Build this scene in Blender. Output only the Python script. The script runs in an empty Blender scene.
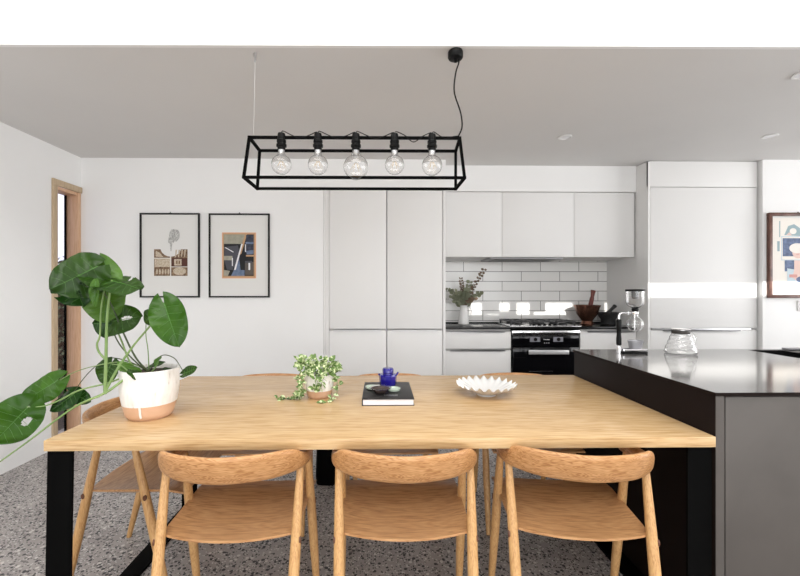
import bpy, bmesh, math, random
from mathutils import Vector, Matrix, Euler
random.seed(7)
S = bpy.context.scene
C = S.collection
PI = math.pi

# ---------------------------------------------------------------- camera
CAM_H, YAW, FPX = 1.25, math.radians(.9), 401.0
cam = bpy.data.cameras.new('camera'); cam_o = bpy.data.objects.new('camera', cam); C.objects.link(cam_o)
cam.sensor_width = 36; cam.lens = FPX / 800 * 36
cam.shift_x = (400 - 386.3) / 800; cam.shift_y = 3 / 800
cam.clip_start = .02
cam_o.location = (0, 0, CAM_H); cam_o.rotation_euler = (PI / 2, 0, -YAW)
S.camera = cam_o

# ---------------------------------------------------------------- light and exposure
S.view_settings.view_transform = 'Standard'; S.view_settings.look = 'None'
S.view_settings.gamma = 1; S.view_settings.use_curve_mapping = False
S.view_settings.exposure = 0.27
S.cycles.use_denoising = True
S.cycles.max_bounces = 12; S.cycles.diffuse_bounces = 6; S.cycles.glossy_bounces = 6
S.cycles.transmission_bounces = 12; S.cycles.transparent_max_bounces = 12
S.cycles.sample_clamp_indirect = 8

world = bpy.data.worlds.new('world'); S.world = world; world.use_nodes = True
bg = world.node_tree.nodes['Background']
bg.inputs[0].default_value = (.80, .80, 1, 1); bg.inputs[1].default_value = 1.3

def area(name, loc, rot, sx, sy, power, col):
    l = bpy.data.lights.new(name, 'AREA'); l.shape = 'RECTANGLE'; l.size = sx; l.size_y = sy
    l.energy = power; l.color = col
    o = bpy.data.objects.new(name, l); o.location = loc; o.rotation_euler = rot; C.objects.link(o); return o
# daylight of the skylight over the dining end, plus two fill lamps added out of view
sky = area('skylight_daylight', (.4, -.7, 4.26), (0, 0, 0), 5.0, 2.2, 122, (1, .985, .965))
sky.data.spread = math.radians(150)      # beam narrowed to put less light on the bulkhead
area('back_fill_light', (.8, -4.85, 1.3), (PI / 2, 0, 0), 6.4, 2.3, 138, (.97, .985, 1))  # added fill lamp in front of the solid wall behind the camera
area('right_fill_light', (7.3, .2, 1.3), (0, PI / 2, 0), 2.4, 5.6, 190, (.985, .99, 1))  # added fill lamp at the right, brightens left wall and kitchen
sun = bpy.data.lights.new('sun', 'SUN'); sun.energy = 5; sun.angle = math.radians(.15); sun.color = (1, .97, .92)
sun_o = bpy.data.objects.new('sun', sun); C.objects.link(sun_o)
sun_o.rotation_euler = Vector((0, -1, .30)).to_track_quat('Z', 'Y').to_euler()

# ---------------------------------------------------------------- materials
def mat(name, col=(.8, .8, .8), rough=.5, metal=0, spec=.5, trans=0, ior=1.45, coat=0):
    m = bpy.data.materials.new(name); m.use_nodes = True
    b = m.node_tree.nodes['Principled BSDF']
    b.inputs['Base Color'].default_value = (*col, 1); b.inputs['Roughness'].default_value = rough
    b.inputs['Metallic'].default_value = metal; b.inputs['Specular IOR Level'].default_value = spec
    b.inputs['Transmission Weight'].default_value = trans; b.inputs['IOR'].default_value = ior
    b.inputs['Coat Weight'].default_value = coat
    return m
def N(m, t, **kw):
    n = m.node_tree.nodes.new(t)
    for k, v in kw.items():
        if k in n.inputs: n.inputs[k].default_value = v
        else: setattr(n, k, v)
    return n
def L(m, a, b): m.node_tree.links.new(a, b)
def P(m): return m.node_tree.nodes['Principled BSDF']
def ramp(m, stops, interp='LINEAR'):
    r = m.node_tree.nodes.new('ShaderNodeValToRGB'); r.color_ramp.interpolation = interp
    e = r.color_ramp.elements
    e[0].position, e[0].color = stops[0][0], (*stops[0][1], 1)
    e[1].position, e[1].color = stops[-1][0], (*stops[-1][1], 1)
    for p, c in stops[1:-1]:
        q = e.new(p); q.color = (*c, 1)
    return r
def mottled(name, c1, c2, scale=4, rough=.5, bump=0, **kw):
    """painted or plastered surface with slight tone variation"""
    m = mat(name, c1, rough, **kw)
    tc = N(m, 'ShaderNodeTexCoord'); no = N(m, 'ShaderNodeTexNoise', Scale=scale, Detail=4.0)
    L(m, tc.outputs['Object'], no.inputs['Vector'])
    r = ramp(m, [(.35, c1), (.65, c2)]); L(m, no.outputs['Fac'], r.inputs[0]); L(m, r.outputs[0], P(m).inputs['Base Color'])
    if bump:
        n2 = N(m, 'ShaderNodeTexNoise', Scale=scale * 30, Detail=3.0); L(m, tc.outputs['Object'], n2.inputs['Vector'])
        b = N(m, 'ShaderNodeBump', Strength=bump, Distance=.002); L(m, n2.outputs['Fac'], b.inputs['Height']); L(m, b.outputs[0], P(m).inputs['Normal'])
    return m
def wood(name, cols, scale=(1, 14, 14), wave=6.0, dist=6.0, rough=.42, boards=0, ring=.11):
    """straight and cathedral grain along the axis with the small scale"""
    m = mat(name, cols[1], rough)
    tc = N(m, 'ShaderNodeTexCoord'); mp = N(m, 'ShaderNodeMapping'); mp.inputs['Scale'].default_value = scale
    L(m, tc.outputs['Object'], mp.inputs['Vector'])
    src = mp.outputs[0]
    if boards:
        sep = N(m, 'ShaderNodeSeparateXYZ'); L(m, tc.outputs['Object'], sep.inputs[0])
        mu = N(m, 'ShaderNodeMath', operation='DIVIDE'); mu.inputs[1].default_value = boards; L(m, sep.outputs['Y'], mu.inputs[0])
        fl = N(m, 'ShaderNodeMath', operation='FLOOR'); L(m, mu.outputs[0], fl.inputs[0])
        wn = N(m, 'ShaderNodeTexWhiteNoise', noise_dimensions='1D'); L(m, fl.outputs[0], wn.inputs['W'])
        ad = N(m, 'ShaderNodeVectorMath', operation='MULTIPLY_ADD'); ad.inputs[1].default_value = (9, 9, 9)
        L(m, wn.outputs['Color'], ad.inputs[0]); L(m, src, ad.inputs[2]); src = ad.outputs[0]
    n1 = N(m, 'ShaderNodeTexNoise', Scale=1.1, Detail=3.0, Distortion=.6); L(m, src, n1.inputs['Vector'])
    wv = N(m, 'ShaderNodeMath', operation='MULTIPLY'); wv.inputs[1].default_value = wave * dist; L(m, n1.outputs['Fac'], wv.inputs[0])
    sn = N(m, 'ShaderNodeMath', operation='SINE'); L(m, wv.outputs[0], sn.inputs[0])
    n2 = N(m, 'ShaderNodeTexNoise', Scale=7.0, Detail=6.0); L(m, src, n2.inputs['Vector'])
    mx = N(m, 'ShaderNodeMath', operation='MULTIPLY_ADD'); mx.inputs[1].default_value = ring; L(m, sn.outputs[0], mx.inputs[0])
    sc = N(m, 'ShaderNodeMath', operation='MULTIPLY_ADD'); sc.inputs[1].default_value = 1.0; sc.inputs[2].default_value = 0
    L(m, n2.outputs['Fac'], sc.inputs[0]); L(m, sc.outputs[0], mx.inputs[2])
    r = ramp(m, [(.25, cols[0]), (.5, cols[1]), (.78, cols[2])]); L(m, mx.outputs[0], r.inputs[0])
    out = r.outputs[0]
    if boards:
        hv = N(m, 'ShaderNodeHueSaturation'); ma = N(m, 'ShaderNodeMapRange'); ma.inputs['To Min'].default_value = .93; ma.inputs['To Max'].default_value = 1.05
        L(m, wn.outputs['Value'], ma.inputs['Value']); L(m, ma.outputs[0], hv.inputs['Value']); L(m, out, hv.inputs['Color']); out = hv.outputs[0]
    L(m, out, P(m).inputs['Base Color'])
    b = N(m, 'ShaderNodeBump', Strength=.12, Distance=.001); L(m, n2.outputs['Fac'], b.inputs['Height']); L(m, b.outputs[0], P(m).inputs['Normal'])
    return m

M = {}
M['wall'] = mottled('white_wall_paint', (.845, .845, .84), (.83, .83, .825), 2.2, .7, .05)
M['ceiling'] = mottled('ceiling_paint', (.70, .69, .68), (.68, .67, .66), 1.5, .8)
M['cabinet'] = mottled('white_satin_laminate', (.79, .785, .775), (.775, .77, .76), 1.5, .5, spec=.3)
M['carcass'] = mat('cabinet_carcass_white', (.55, .54, .53), .5)
M['gap'] = mat('shadow_gap', (.05, .05, .05), .7)
M['alu'] = mat('brushed_aluminium', (.62, .62, .63), .3, 1)
M['steel'] = mat('polished_steel', (.75, .75, .76), .16, 1)
M['chrome'] = mat('chrome', (.85, .85, .86), .06, 1)
M['black_steel'] = mat('black_powder_coat', (.002, .002, .002), .6, 0, .04)
M['black_plastic'] = mat('black_plastic', (.005, .005, .005), .35, 0, .15)
M['black_glass'] = mat('black_oven_glass', (.004, .004, .005), .06, 0, .35)
M['cast_iron'] = mat('cast_iron', (.03, .03, .032), .45)
M['island_black'] = mottled('black_brown_laminate', (.010, .006, .005), (.012, .008, .007), 3, .45, spec=.07)
M['island_grey'] = mottled('taupe_grey_laminate', (.078, .069, .063), (.088, .078, .071), 6, .45)
M['glass'] = mat('clear_glass', (1, 1, 1), 0, 0, .5, 1, 1.45)
M['cobalt'] = mat('cobalt_blue_glass', (.018, .010, .30), .06, 0, .6, .35, 1.45, .6)
M['white_ceramic'] = mottled('white_ceramic', (.74, .735, .72), (.72, .71, .695), 8, .22)
M['soil'] = mottled('potting_soil', (.05, .035, .025), (.12, .09, .07), 40, .95, .5)
M['terracotta'] = mottled('bare_clay', (.60, .36, .22), (.66, .42, .28), 14, .75, .1)
M['green_glass'] = mat('pale_green_glass', (.66, .76, .64), .12, 0, .5, .3)
M['paper'] = mat('paper_edges', (.80, .78, .80), .8)
M['book_black'] = mat('black_book_cloth', (.014, .013, .013), .45)
M['filament'] = mat('filament_brass', (.75, .55, .25), .3, 1)
M['grey_band'] = mat('grey_blue_enamel', (.36, .36, .385), .3, .4)
M['stone_back'] = mat('black_stone', (.008, .008, .008), .12, 0, .3)
M['pestle_red'] = wood('dark_red_wood', [(.07, .012, .008), (.14, .025, .018), (.22, .05, .03)], (12, 12, 2), rough=.35)
M['copper'] = mottled('aged_copper_bronze', (.09, .036, .024), (.24, .115, .075), 26, .25, metal=.8)
M['granite_dark'] = mottled('dark_granite', (.012, .012, .012), (.03, .03, .03), 60, .55)
M['dark_frame'] = mat('black_picture_frame', (.006, .005, .005), .4, 0, .3)
M['frame_brown'] = wood('reddish_brown_frame', [(.06, .022, .014), (.12, .05, .035), (.18, .08, .055)], (2, 20, 2), rough=.35)
M['mat_board'] = mat('off_white_mat_board', (.74, .735, .715), .85)
M['timber'] = wood('window_timber', [(.56, .33, .19), (.66, .42, .27), (.72, .49, .33)], (50, 50, 1.5), rough=.45)
M['timber_pale'] = wood('window_timber_pale', [(.42, .31, .19), (.50, .38, .25), (.56, .44, .30)], (50, 50, 1.5), rough=.5)
OAK = [(.52, .315, .145), (.66, .43, .225), (.74, .52, .30)]
M['oak_top'] = wood('pale_oak_tabletop', [(.47, .29, .13), (.60, .40, .20), (.67, .475, .265)], (1.6, 26, 26), rough=.27, boards=.145)
CH = [(.36, .16, .055), (.50, .255, .10), (.58, .32, .145)]
M['oak_back'] = wood('chair_oak_backrest', CH, (2.6, 8, 24), wave=24, rough=.36, ring=.2)
M['oak_seat'] = wood('chair_oak_seat', [(.34, .165, .065), (.49, .26, .115), (.57, .33, .155)], (2.6, 22, 22), rough=.36)
M['oak_leg'] = wood('chair_oak_leg', [(.42, .215, .08), (.56, .32, .13), (.63, .39, .175)], (60, 60, 2.4), rough=.4)
M['peg'] = mat('dark_walnut_peg', (.11, .04, .02), .4)
M['stem'] = mottled('plant_stem_green', (.15, .245, .075), (.22, .32, .115), 12, .4)
M['stem_dark'] = mottled('dark_plant_stem', (.035, .06, .02), (.08, .10, .04), 12, .5)
M['cork'] = mat('dark_collar', (.04, .035, .03), .5)

# monstera leaf green with slight variation
def leafmat(name, a, b, rough=.3):
    m = mottled(name, a, b, 9, rough, .1)
    P(m).inputs['Specular IOR Level'].default_value = .3
    # thin leaf: some light passes through
    nt = m.node_tree; out = nt.nodes['Material Output']
    tr = N(m, 'ShaderNodeBsdfTranslucent'); tr.inputs[0].default_value = (a[0] * 2.2, a[1] * 2.0, a[2] * 1.2, 1)
    mx = N(m, 'ShaderNodeMixShader'); mx.inputs[0].default_value = .18
    L(m, P(m).outputs[0], mx.inputs[1]); L(m, tr.outputs[0], mx.inputs[2]); L(m, mx.outputs[0], out.inputs['Surface'])
    return m
M['leaf'] = leafmat('monstera_leaf_green', (.014, .045, .003), (.028, .072, .007), .28)
M['leaf_mid'] = leafmat('monstera_leaf_mid_green', (.022, .075, .004), (.045, .12, .010), .27)
M['leaf_light'] = leafmat('monstera_leaf_light_green', (.05, .125, .014), (.085, .18, .028))
M['leaf_dark'] = leafmat('monstera_leaf_dark_green', (.008, .036, .004), (.016, .055, .008))
M['vein'] = mat('leaf_vein', (.07, .18, .03), .4)
M['ivy'] = leafmat('small_leaf_green', (.12, .21, .06), (.20, .31, .11), .45)
M['ivy_cream'] = mat('variegated_cream', (.66, .74, .42), .5)
M['euca'] = leafmat('eucalyptus_grey_green', (.15, .165, .11), (.25, .26, .19), .7)
M['euca_brown'] = mat('dried_brown_leaf', (.15, .10, .065), .7)
M['hedge'] = mottled('hedge_leaves', (.012, .02, .010), (.06, .09, .05), 30, .7)

# stone of the island: dark polished stone
m = M['stone_island'] = mottled('polished_dark_stone', (.10, .096, .094), (.13, .125, .12), 25, .11)
P(m).inputs['IOR'].default_value = 3.2

# terrazzo floor
m = M['terrazzo'] = mat('ground_terrazzo_concrete', (.3, .3, .3), .4)
tc = N(m, 'ShaderNodeTexCoord')
no = N(m, 'ShaderNodeTexNoise', Scale=6.0, Detail=5.0); L(m, tc.outputs['Object'], no.inputs['Vector'])
base = ramp(m, [(.3, (.27, .245, .235)), (.7, (.38, .35, .335))]); L(m, no.outputs['Fac'], base.inputs[0])
col = base.outputs[0]
for sc_, lo, dcol, dist in ((50, .60, (.022, .021, .024), .40), (105, .66, (.035, .032, .034), .46), (42, .84, (.58, .55, .52), .34), (130, .84, (.60, .58, .56), .5)):
    v = N(m, 'ShaderNodeTexVoronoi', Scale=float(sc_)); v.inputs['Randomness'].default_value = 1
    L(m, tc.outputs['Object'], v.inputs['Vector'])
    s = N(m, 'ShaderNodeSeparateColor'); L(m, v.outputs['Color'], s.inputs[0])
    g = N(m, 'ShaderNodeMath', operation='GREATER_THAN'); g.inputs[1].default_value = lo; L(m, s.outputs['Red'], g.inputs[0])
    l = N(m, 'ShaderNodeMath', operation='LESS_THAN'); l.inputs[1].default_value = dist; L(m, v.outputs['Distance'], l.inputs[0])
    k = N(m, 'ShaderNodeMath', operation='MULTIPLY'); L(m, g.outputs[0], k.inputs[0]); L(m, l.outputs[0], k.inputs[1])
    mx = N(m, 'ShaderNodeMix', data_type='RGBA'); mx.inputs['B'].default_value = (*dcol, 1)
    mx.inputs[7].default_value = (*dcol, 1); L(m, k.outputs[0], mx.inputs[0]); L(m, col, mx.inputs[6]); col = mx.outputs[2]
L(m, col, P(m).inputs['Base Color'])

# white splashback tiles laid in stretcher bond
m = M['tiles'] = mat('white_gloss_tiles', (.8, .8, .8), .12)
tc = N(m, 'ShaderNodeTexCoord'); sp = N(m, 'ShaderNodeSeparateXYZ'); cb = N(m, 'ShaderNodeCombineXYZ')
L(m, tc.outputs['Object'], sp.inputs[0]); L(m, sp.outputs['X'], cb.inputs['X']); L(m, sp.outputs['Z'], cb.inputs['Y'])
mp = N(m, 'ShaderNodeMapping'); mp.inputs['Location'].default_value = (-.6645, -1.4513 + .1014 * 8, 0); L(m, cb.outputs[0], mp.inputs[0])
br = N(m, 'ShaderNodeTexBrick', Scale=1.0)
br.inputs['Color1'].default_value = (.80, .79, .77, 1); br.inputs['Color2'].default_value = (.83, .825, .81, 1)
br.inputs['Mortar'].default_value = (.17, .16, .15, 1); br.inputs['Mortar Size'].default_value = .0028
br.inputs['Brick Width'].default_value = .401; br.inputs['Row Height'].default_value = .1014; br.inputs['Mortar Smooth'].default_value = .1
br.offset = .5
L(m, mp.outputs[0], br.inputs['Vector']); L(m, br.outputs['Color'], P(m).inputs['Base Color'])
bp = N(m, 'ShaderNodeBump', Strength=.5, Distance=.002); bp.invert = True
L(m, br.outputs['Fac'], bp.inputs['Height']); L(m, bp.outputs[0], P(m).inputs['Normal'])

# speckled, drippy white glaze
m = M['glaze'] = mat('speckled_white_glaze', (.8, .78, .74), .3)
tc = N(m, 'ShaderNodeTexCoord'); mp = N(m, 'ShaderNodeMapping'); mp.inputs['Scale'].default_value = (60, 60, 16); L(m, tc.outputs['Object'], mp.inputs[0])
n = N(m, 'ShaderNodeTexNoise', Scale=1.0, Detail=3.0); L(m, mp.outputs[0], n.inputs['Vector'])
r = ramp(m, [(.24, (.30, .24, .20)), (.33, (.76, .73, .69)), (.6, (.84, .82, .79))]); L(m, n.outputs['Fac'], r.inputs[0]); L(m, r.outputs[0], P(m).inputs['Base Color'])

# ---------------------------------------------------------------- builders
ORG = {}
def finish(bm, ang=38):
    bmesh.ops.recalc_face_normals(bm, faces=bm.faces)
    for f in bm.faces: f.smooth = True
    for e in bm.edges:
        if len(e.link_faces) == 2 and e.calc_face_angle(0) > math.radians(ang): e.smooth = False
def obj(name, bm, m, parent=None, loc=None, ang=38, recalc=True):
    """link a bmesh given in room coordinates as one mesh object (origin at its parent's, or at loc)"""
    me = bpy.data.meshes.new(name)
    org = ORG[parent.name] if parent else Vector(loc or (0, 0, 0))
    bmesh.ops.translate(bm, verts=bm.verts, vec=-org)
    if recalc: finish(bm, ang)
    else:
        for f in bm.faces: f.smooth = True
    bm.to_mesh(me); bm.free()
    for q in (m if isinstance(m, (list, tuple)) else [m]): me.materials.append(q)
    o = bpy.data.objects.new(name, me); C.objects.link(o)
    if parent: o.parent = parent; ORG[o.name] = org
    else: o.location = org; ORG[o.name] = org
    return o
def tag(o, label, cat, group=None):
    o['label'] = label; o['category'] = cat
    if group: o['group'] = group
    return o
def thing(name, label, cat, loc=(0, 0, 0), group=None):
    o = bpy.data.objects.new(name, None); C.objects.link(o); o.empty_display_size = .05
    o.location = loc; ORG[o.name] = Vector(loc); tag(o, label, cat, group); return o
def struct(name, bm, m, loc=(0, 0, 0)):
    o = obj(name, bm, m, None, loc); o['kind'] = 'structure'; return o
def B(): return bmesh.new()
def box(bm, x0, x1, y0, y1, z0, z1, bev=0, mi=0, seg=2):
    r = bmesh.ops.create_cube(bm, size=1)
    vs = r['verts']
    for v in vs: v.co = Vector(((x0 + x1) / 2 + v.co.x * (x1 - x0), (y0 + y1) / 2 + v.co.y * (y1 - y0), (z0 + z1) / 2 + v.co.z * (z1 - z0)))
    fs = {f for v in vs for f in v.link_faces}
    for f in fs: f.material_index = mi
    if bev:
        es = list({e for v in vs for e in v.link_edges})
        bmesh.ops.bevel(bm, geom=es, offset=bev, segments=seg, affect='EDGES', profile=.5)
    return bm
def bx(*a, bev=0): return box(B(), *a, bev=bev)
def rings(bm, rs, cap=True, mi=0, closed=True):
    prev = None; first = None
    for ring in rs:
        vs = [bm.verts.new(p) for p in ring]
        if prev:
            n = len(vs)
            for i in range(n if closed else n - 1):
                f = bm.faces.new((prev[i], prev[(i + 1) % n], vs[(i + 1) % n], vs[i])); f.material_index = mi
        else: first = vs
        prev = vs
    if cap:
        for q in (first[::-1], prev):
            f = bm.faces.new(q); f.material_index = mi
    return bm
def tube(bm, pts, rad, n=10, mi=0, cap=True, flat=1.0):
    pts = [Vector(p) for p in pts]
    if not isinstance(rad, (list, tuple)): rad = [rad] * len(pts)
    t0 = (pts[1] - pts[0]).normalized()
    up = Vector((0, 0, 1)) if abs(t0.z) < .9 else Vector((1, 0, 0))
    a = t0.cross(up).normalized(); out = []
    for i, p in enumerate(pts):
        t = (pts[min(i + 1, len(pts) - 1)] - pts[max(i - 1, 0)]).normalized()
        a = (a - t * a.dot(t)).normalized(); b = t.cross(a)
        out.append([p + (a * math.cos(2 * PI * k / n) + b * math.sin(2 * PI * k / n) * flat) * rad[i] for k in range(n)])
    return rings(bm, out, cap, mi)
def lathe(bm, prof, cx, cy, n=32, mi=0, z0=0, fn=None, cap=True):
    """profile = (radius, height) pairs about a vertical axis"""
    rs = []
    for r, z in prof:
        r = max(r, .0004)
        rs.append([Vector((cx + r * (fn(k, n, r, z) if fn else 1) * math.cos(2 * PI * k / n), cy + r * (fn(k, n, r, z) if fn else 1) * math.sin(2 * PI * k / n), z0 + z)) for k in range(n)])
    return rings(bm, rs, cap, mi)
def spline(pts, n=8):
    """Catmull-Rom through points"""
    pts = [Vector(p) for p in pts]; out = []
    q = [2 * pts[0] - pts[1]] + pts + [2 * pts[-1] - pts[-2]]
    for i in range(1, len(q) - 2):
        for k in range(n):
            t = k / n
            out.append(.5 * ((2 * q[i]) + (q[i + 1] - q[i - 1]) * t + (2 * q[i - 1] - 5 * q[i] + 4 * q[i + 1] - q[i + 2]) * t * t + (3 * q[i] - q[i - 1] - 3 * q[i + 1] + q[i + 2]) * t ** 3))
    return out + [pts[-1]]
def poly(bm, pts, mi=0):
    f = bm.faces.new([bm.verts.new(p) for p in pts]); f.material_index = mi; return f
def copy_tree(o, parent=None):
    c = o.copy(); C.objects.link(c)
    if parent: c.parent = parent
    for ch in [k for k in bpy.data.objects if k.parent == o]: copy_tree(ch, c)
    return c

# ================================================================ ROOM
CEIL, EDGE = 2.4, 1.88
XL, XR, YB, YK = -2.58, 7.4, 3.5, 3.67     # left wall, right wall, back wall, kitchen joinery plane
UP, YF = 4.3, -5.0
struct('floor', bx(XL - .3, XR + .2, YF - .1, 4.5, -.1, 0), M['terrazzo'])
def slab(x0, x1, e0, e1, z0, z1):
    """slab whose front and back follow the slightly skewed edge of the lowered ceiling"""
    q = lambda x, e: (e if e > 3 else e - .0107 * x)
    return rings(B(), [[Vector((x0, q(x0, e0), z)), Vector((x1, q(x1, e0), z)), Vector((x1, q(x1, e1), z)), Vector((x0, q(x0, e1), z))] for z in (z0, z1)])
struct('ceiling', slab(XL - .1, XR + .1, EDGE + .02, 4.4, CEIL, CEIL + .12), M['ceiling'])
struct('ceiling_upper', bx(XL - .1, XR + .1, YF - .1, EDGE + .12, UP, UP + .1), M['wall'])
struct('wall_bulkhead', slab(XL, XR, EDGE, EDGE + .02, CEIL, UP), M['wall'])
# left wall with a tall narrow window
WY0, WY1, WZ0, WZ1 = 3.19, 3.497, .0, 2.14
b = B()
box(b, XL - .115, XL, YF - .1, WY0, 0, UP); box(b, XL - .115, XL, WY0, WY1, WZ1, UP); box(b, XL - .115, XL, WY1, 4.4, 0, UP)
struct('wall_left', b, M['wall'])
b = B()
box(b, XL, -.492, YB, YB + .12, 0, CEIL)                                  # plain wall behind the pictures
struct('wall_back', b, M['wall'])
b = B()
box(b, -.492, .552, YB + .002, YB + .6, 2.135, CEIL)
box(b, .575, 2.362, YK - .01, 4.14, 2.163, CEIL)
box(b, .552, .575, YB + .002, 4.14, 2.135, CEIL)
struct('wall_kitchen_bulkhead', b, M['wall'])
b = B(); box(b, .552, 2.40, 4.14, 4.3, 0, CEIL)
struct('wall_kitchen', b, M['tiles'])
struct('wall_back_right', bx(3.352, XR, 3.46, 3.6, 0, CEIL), M['wall'])
struct('wall_right', bx(XR, XR + .12, YF - .1, 4.4, 0, UP), M['wall'])
# wall behind the camera; its added slot and fillers cut the sun into band and patches
b = B(); SZ0, SZ1 = 1.197 + .3 * (3.5 - YF), 1.347 + .3 * (3.5 - YF)
box(b, XL, XR, YF - .1, YF, 0, SZ0); box(b, XL, XR, YF - .1, YF, SZ1, UP)
def zz(z, y): return z + .3 * (y - YF)       # height in the slot of the ray that lands at height z and depth y
for x0, x1, za, zb in ((XL, .93, 0, 9), (1.05, 1.10, 0, 9), (1.10, 1.24, 1.04, 9), (1.24, 1.34, 0, 1.04), (1.34, 1.42, 0, 9), (1.55, 1.60, 0, 9), (1.60, 1.72, 1.06, 9), (2.0, 2.34, 0, 9)):
    box(b, x0, x1, YF - .1, YF, max(SZ0, zz(za, 4.14)) if za else SZ0, min(SZ1, zz(zb, 4.14)) if zb < 5 else SZ1)
struct('wall_front', b, M['wall'])

# window in the left wall
w = B()
box(w, XL - .006, XL + .016, WY0 - .0, WY0 + .045, WZ0 + .005, WZ1 - .05, .002)
box(w, XL - .006, XL + .016, WY0 - .0, WY1 - .001, WZ1 - .05, WZ1, .002)
win = obj('window_1', w, M['timber_pale']); win['kind'] = 'structure'
w = B()
box(w, XL - .115, XL + .004, WY1 - .03, WY1 - .001, WZ0 + .005, WZ1 - .05, .001)
box(w, XL - .115, XL - .006, WY0 + .03, WY0 + .045, WZ0 + .005, WZ1 - .05)
box(w, XL - .115, XL - .006, WY0 + .045, WY1 - .03, WZ1 - .075, WZ1 - .05)
box(w, XL - .115, XL - .006, WY0 + .045, WY1 - .03, WZ0 + .005, WZ0 + .04)
obj('window_frame', w, M['timber'], win)
w = B()
box(w, XL - .108, XL - .095, WY1 - .045, WY1 - .03, WZ0 + .04, WZ1 - .075)
box(w, XL - .108, XL - .095, WY0 + .045, WY0 + .06, WZ0 + .04, WZ1 - .075)
obj('window_sash', w, M['black_steel'], win)
obj('window_pane', bx(XL - .104, XL - .100, WY0 + .05, WY1 - .04, WZ0 + .04, WZ1 - .075), M['glass'], win)
# hedge and fence post outside
b = B()
rnd = random.Random(3)
for i in range(1500):
    x = -3.35 - rnd.random() * .5; y = 3.2 + rnd.random() * 2.2; z = rnd.random() ** .8 * 1.62
    s = .02 + .03 * rnd.random(); a = Vector((rnd.uniform(-1, 1), rnd.uniform(-1, 1), rnd.uniform(-1, 1))).normalized()
    t = a.orthogonal().normalized(); u = a.cross(t); c = Vector((x, y, z))
    poly(b, [c - t * s, c - u * s * .5, c + t * s, c + u * s * .5])
hd = tag(obj('hedge', b, M['hedge'], None, (-3.6, 4, 0), recalc=False), 'dark leafy hedge outside the tall narrow window', 'hedge')
hd['kind'] = 'stuff'
tag(obj('garden_fence', bx(-4.15, -4.1, 2.6, 6.2, 0, 1.5), M['black_steel'], None, (-4.12, 4.4, 0)), 'dark garden fence behind the hedge outside the window', 'fence')
struct('ground_outside', bx(-6, XL - .3, 1.5, 7, -.1, 0), M['granite_dark'])

# ================================================================ KITCHEN JOINERY
def lip(parent, x0, x1, y, z, name='handle'):
    """thin aluminium edge pull on top of a front"""
    b = B(); box(b, x0, x1, y - .014, y + .003, z - .002, z + .006, .001); box(b, x0, x1, y - .014, y - .011, z - .008, z + .006)
    return obj(name, b, M['alu'], parent)
def front(name, parent, x0, x1, z0, z1, y, m=None, g=.0018):
    return obj(name, bx(x0 + g, x1 - g, y, y + .02, z0 + g, z1 - g, bev=.0012), m or M['cabinet'], parent)

# tall pantry units
edge = obj('cabinet_end_panel', bx(-.490, -.4765, YB + .002, YB + .5, .1, 2.133, bev=.001), M['cabinet'], None, (-.48, 3.7, 0))
tag(edge, 'narrow white end panel between the picture wall and the tall cupboards', 'panel')
for i, (x0, x1, lab) in enumerate(((-.443, .058, 'tall white pantry cupboard next to the plain wall with pictures'), (.061, .548, 'tall white pantry cupboard next to the tiled cooking niche'))):
    t = thing('tall_cabinet', lab, 'cabinet', ((x0 + x1) / 2, YB + .3, 0), 'tall pantry cupboards')
    obj('carcass', bx(x0 + .004, x1 - .004, YB + .024, YB + .6, .1, 2.13), M['carcass'], t)
    obj('kickboard', bx(x0 + .004, x1 - .004, YB + .07, YB + .09, 0, .1), M['gap'], t)
    d = front('door', t, x0, x1, .92, 2.13, YB)
    d = front('door', t, x0, x1, .102, .905, YB)
    lip(d, x0 + .04, x1 - .045, YB, .909)
sp_ = obj('cabinet_end_panel', bx(.5515, .574, YB, 4.138, 0, 2.133, bev=.001), M['cabinet'], None, (.56, 3.8, 0))
tag(sp_, 'narrow white end panel between the tall cupboards and the tiled niche', 'panel')
tag(obj('filler_panel', bx(-.476, -.4445, YB + .012, YB + .03, .1, 2.133), M['cabinet'], None, (-.46, 3.52, .1)), 'thin recessed white filler strip at the left edge of the tall cupboards', 'panel')
# overhead cabinets
ox = (.596, 1.122, 1.789, 2.352)
labs = ('white overhead cupboard above the vase of foliage, against the tall cupboards', 'white overhead cupboard in the middle, above the rangehood', 'white overhead cupboard above the two mortars, next to the fridge housing')
for i in range(3):
    x0, x1 = (.577 if i == 0 else ox[i]), ox[i + 1]
    t = thing('overhead_cabinet', labs[i], 'cabinet', ((x0 + x1) / 2, YK + .26, 1.562), 'overhead cupboards')
    obj('carcass', bx(x0 + .001, x1 - .001, YK + .022, 4.138, 1.564, 2.161), M['cabinet'], t)
    front('door', t, x0, x1, 1.562, 2.160, YK)
hood = thing('rangehood', 'slim steel rangehood recessed under the middle overhead cupboard', 'rangehood', (1.35, 3.8, 1.545))
obj('body', bx(1.02, 1.70, YK + .03, 4.05, 1.548, 1.563, bev=.002), mat('dull_steel', (.3, .3, .31), .5, .6), hood)
obj('filter', bx(1.08, 1.64, YK + .06, 4.0, 1.5455, 1.5478), M['cast_iron'], hood)

BT = .922
# drawer unit at left of the oven
t = thing('drawer_cabinet', 'white drawer unit below the vase, left of the oven', 'cabinet', (.88, 3.9, 0))
obj('carcass', bx(.578, 1.2, 3.674, 4.138, .1, BT - .022), M['carcass'], t)
obj('kickboard', bx(.578, 1.2, 3.72, 3.74, 0, .1), M['gap'], t)
for z0, z1 in ((.722, .878), (.41, .708), (.102, .396)):
    d = front('drawer', t, .592, 1.2, z0, z1, 3.652); lip(d, .64, 1.14, 3.652, z1)
obj('side_panel', bx(.576, .590, 3.652, 4.138, .1, BT - .022), M['cabinet'], t)
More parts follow.
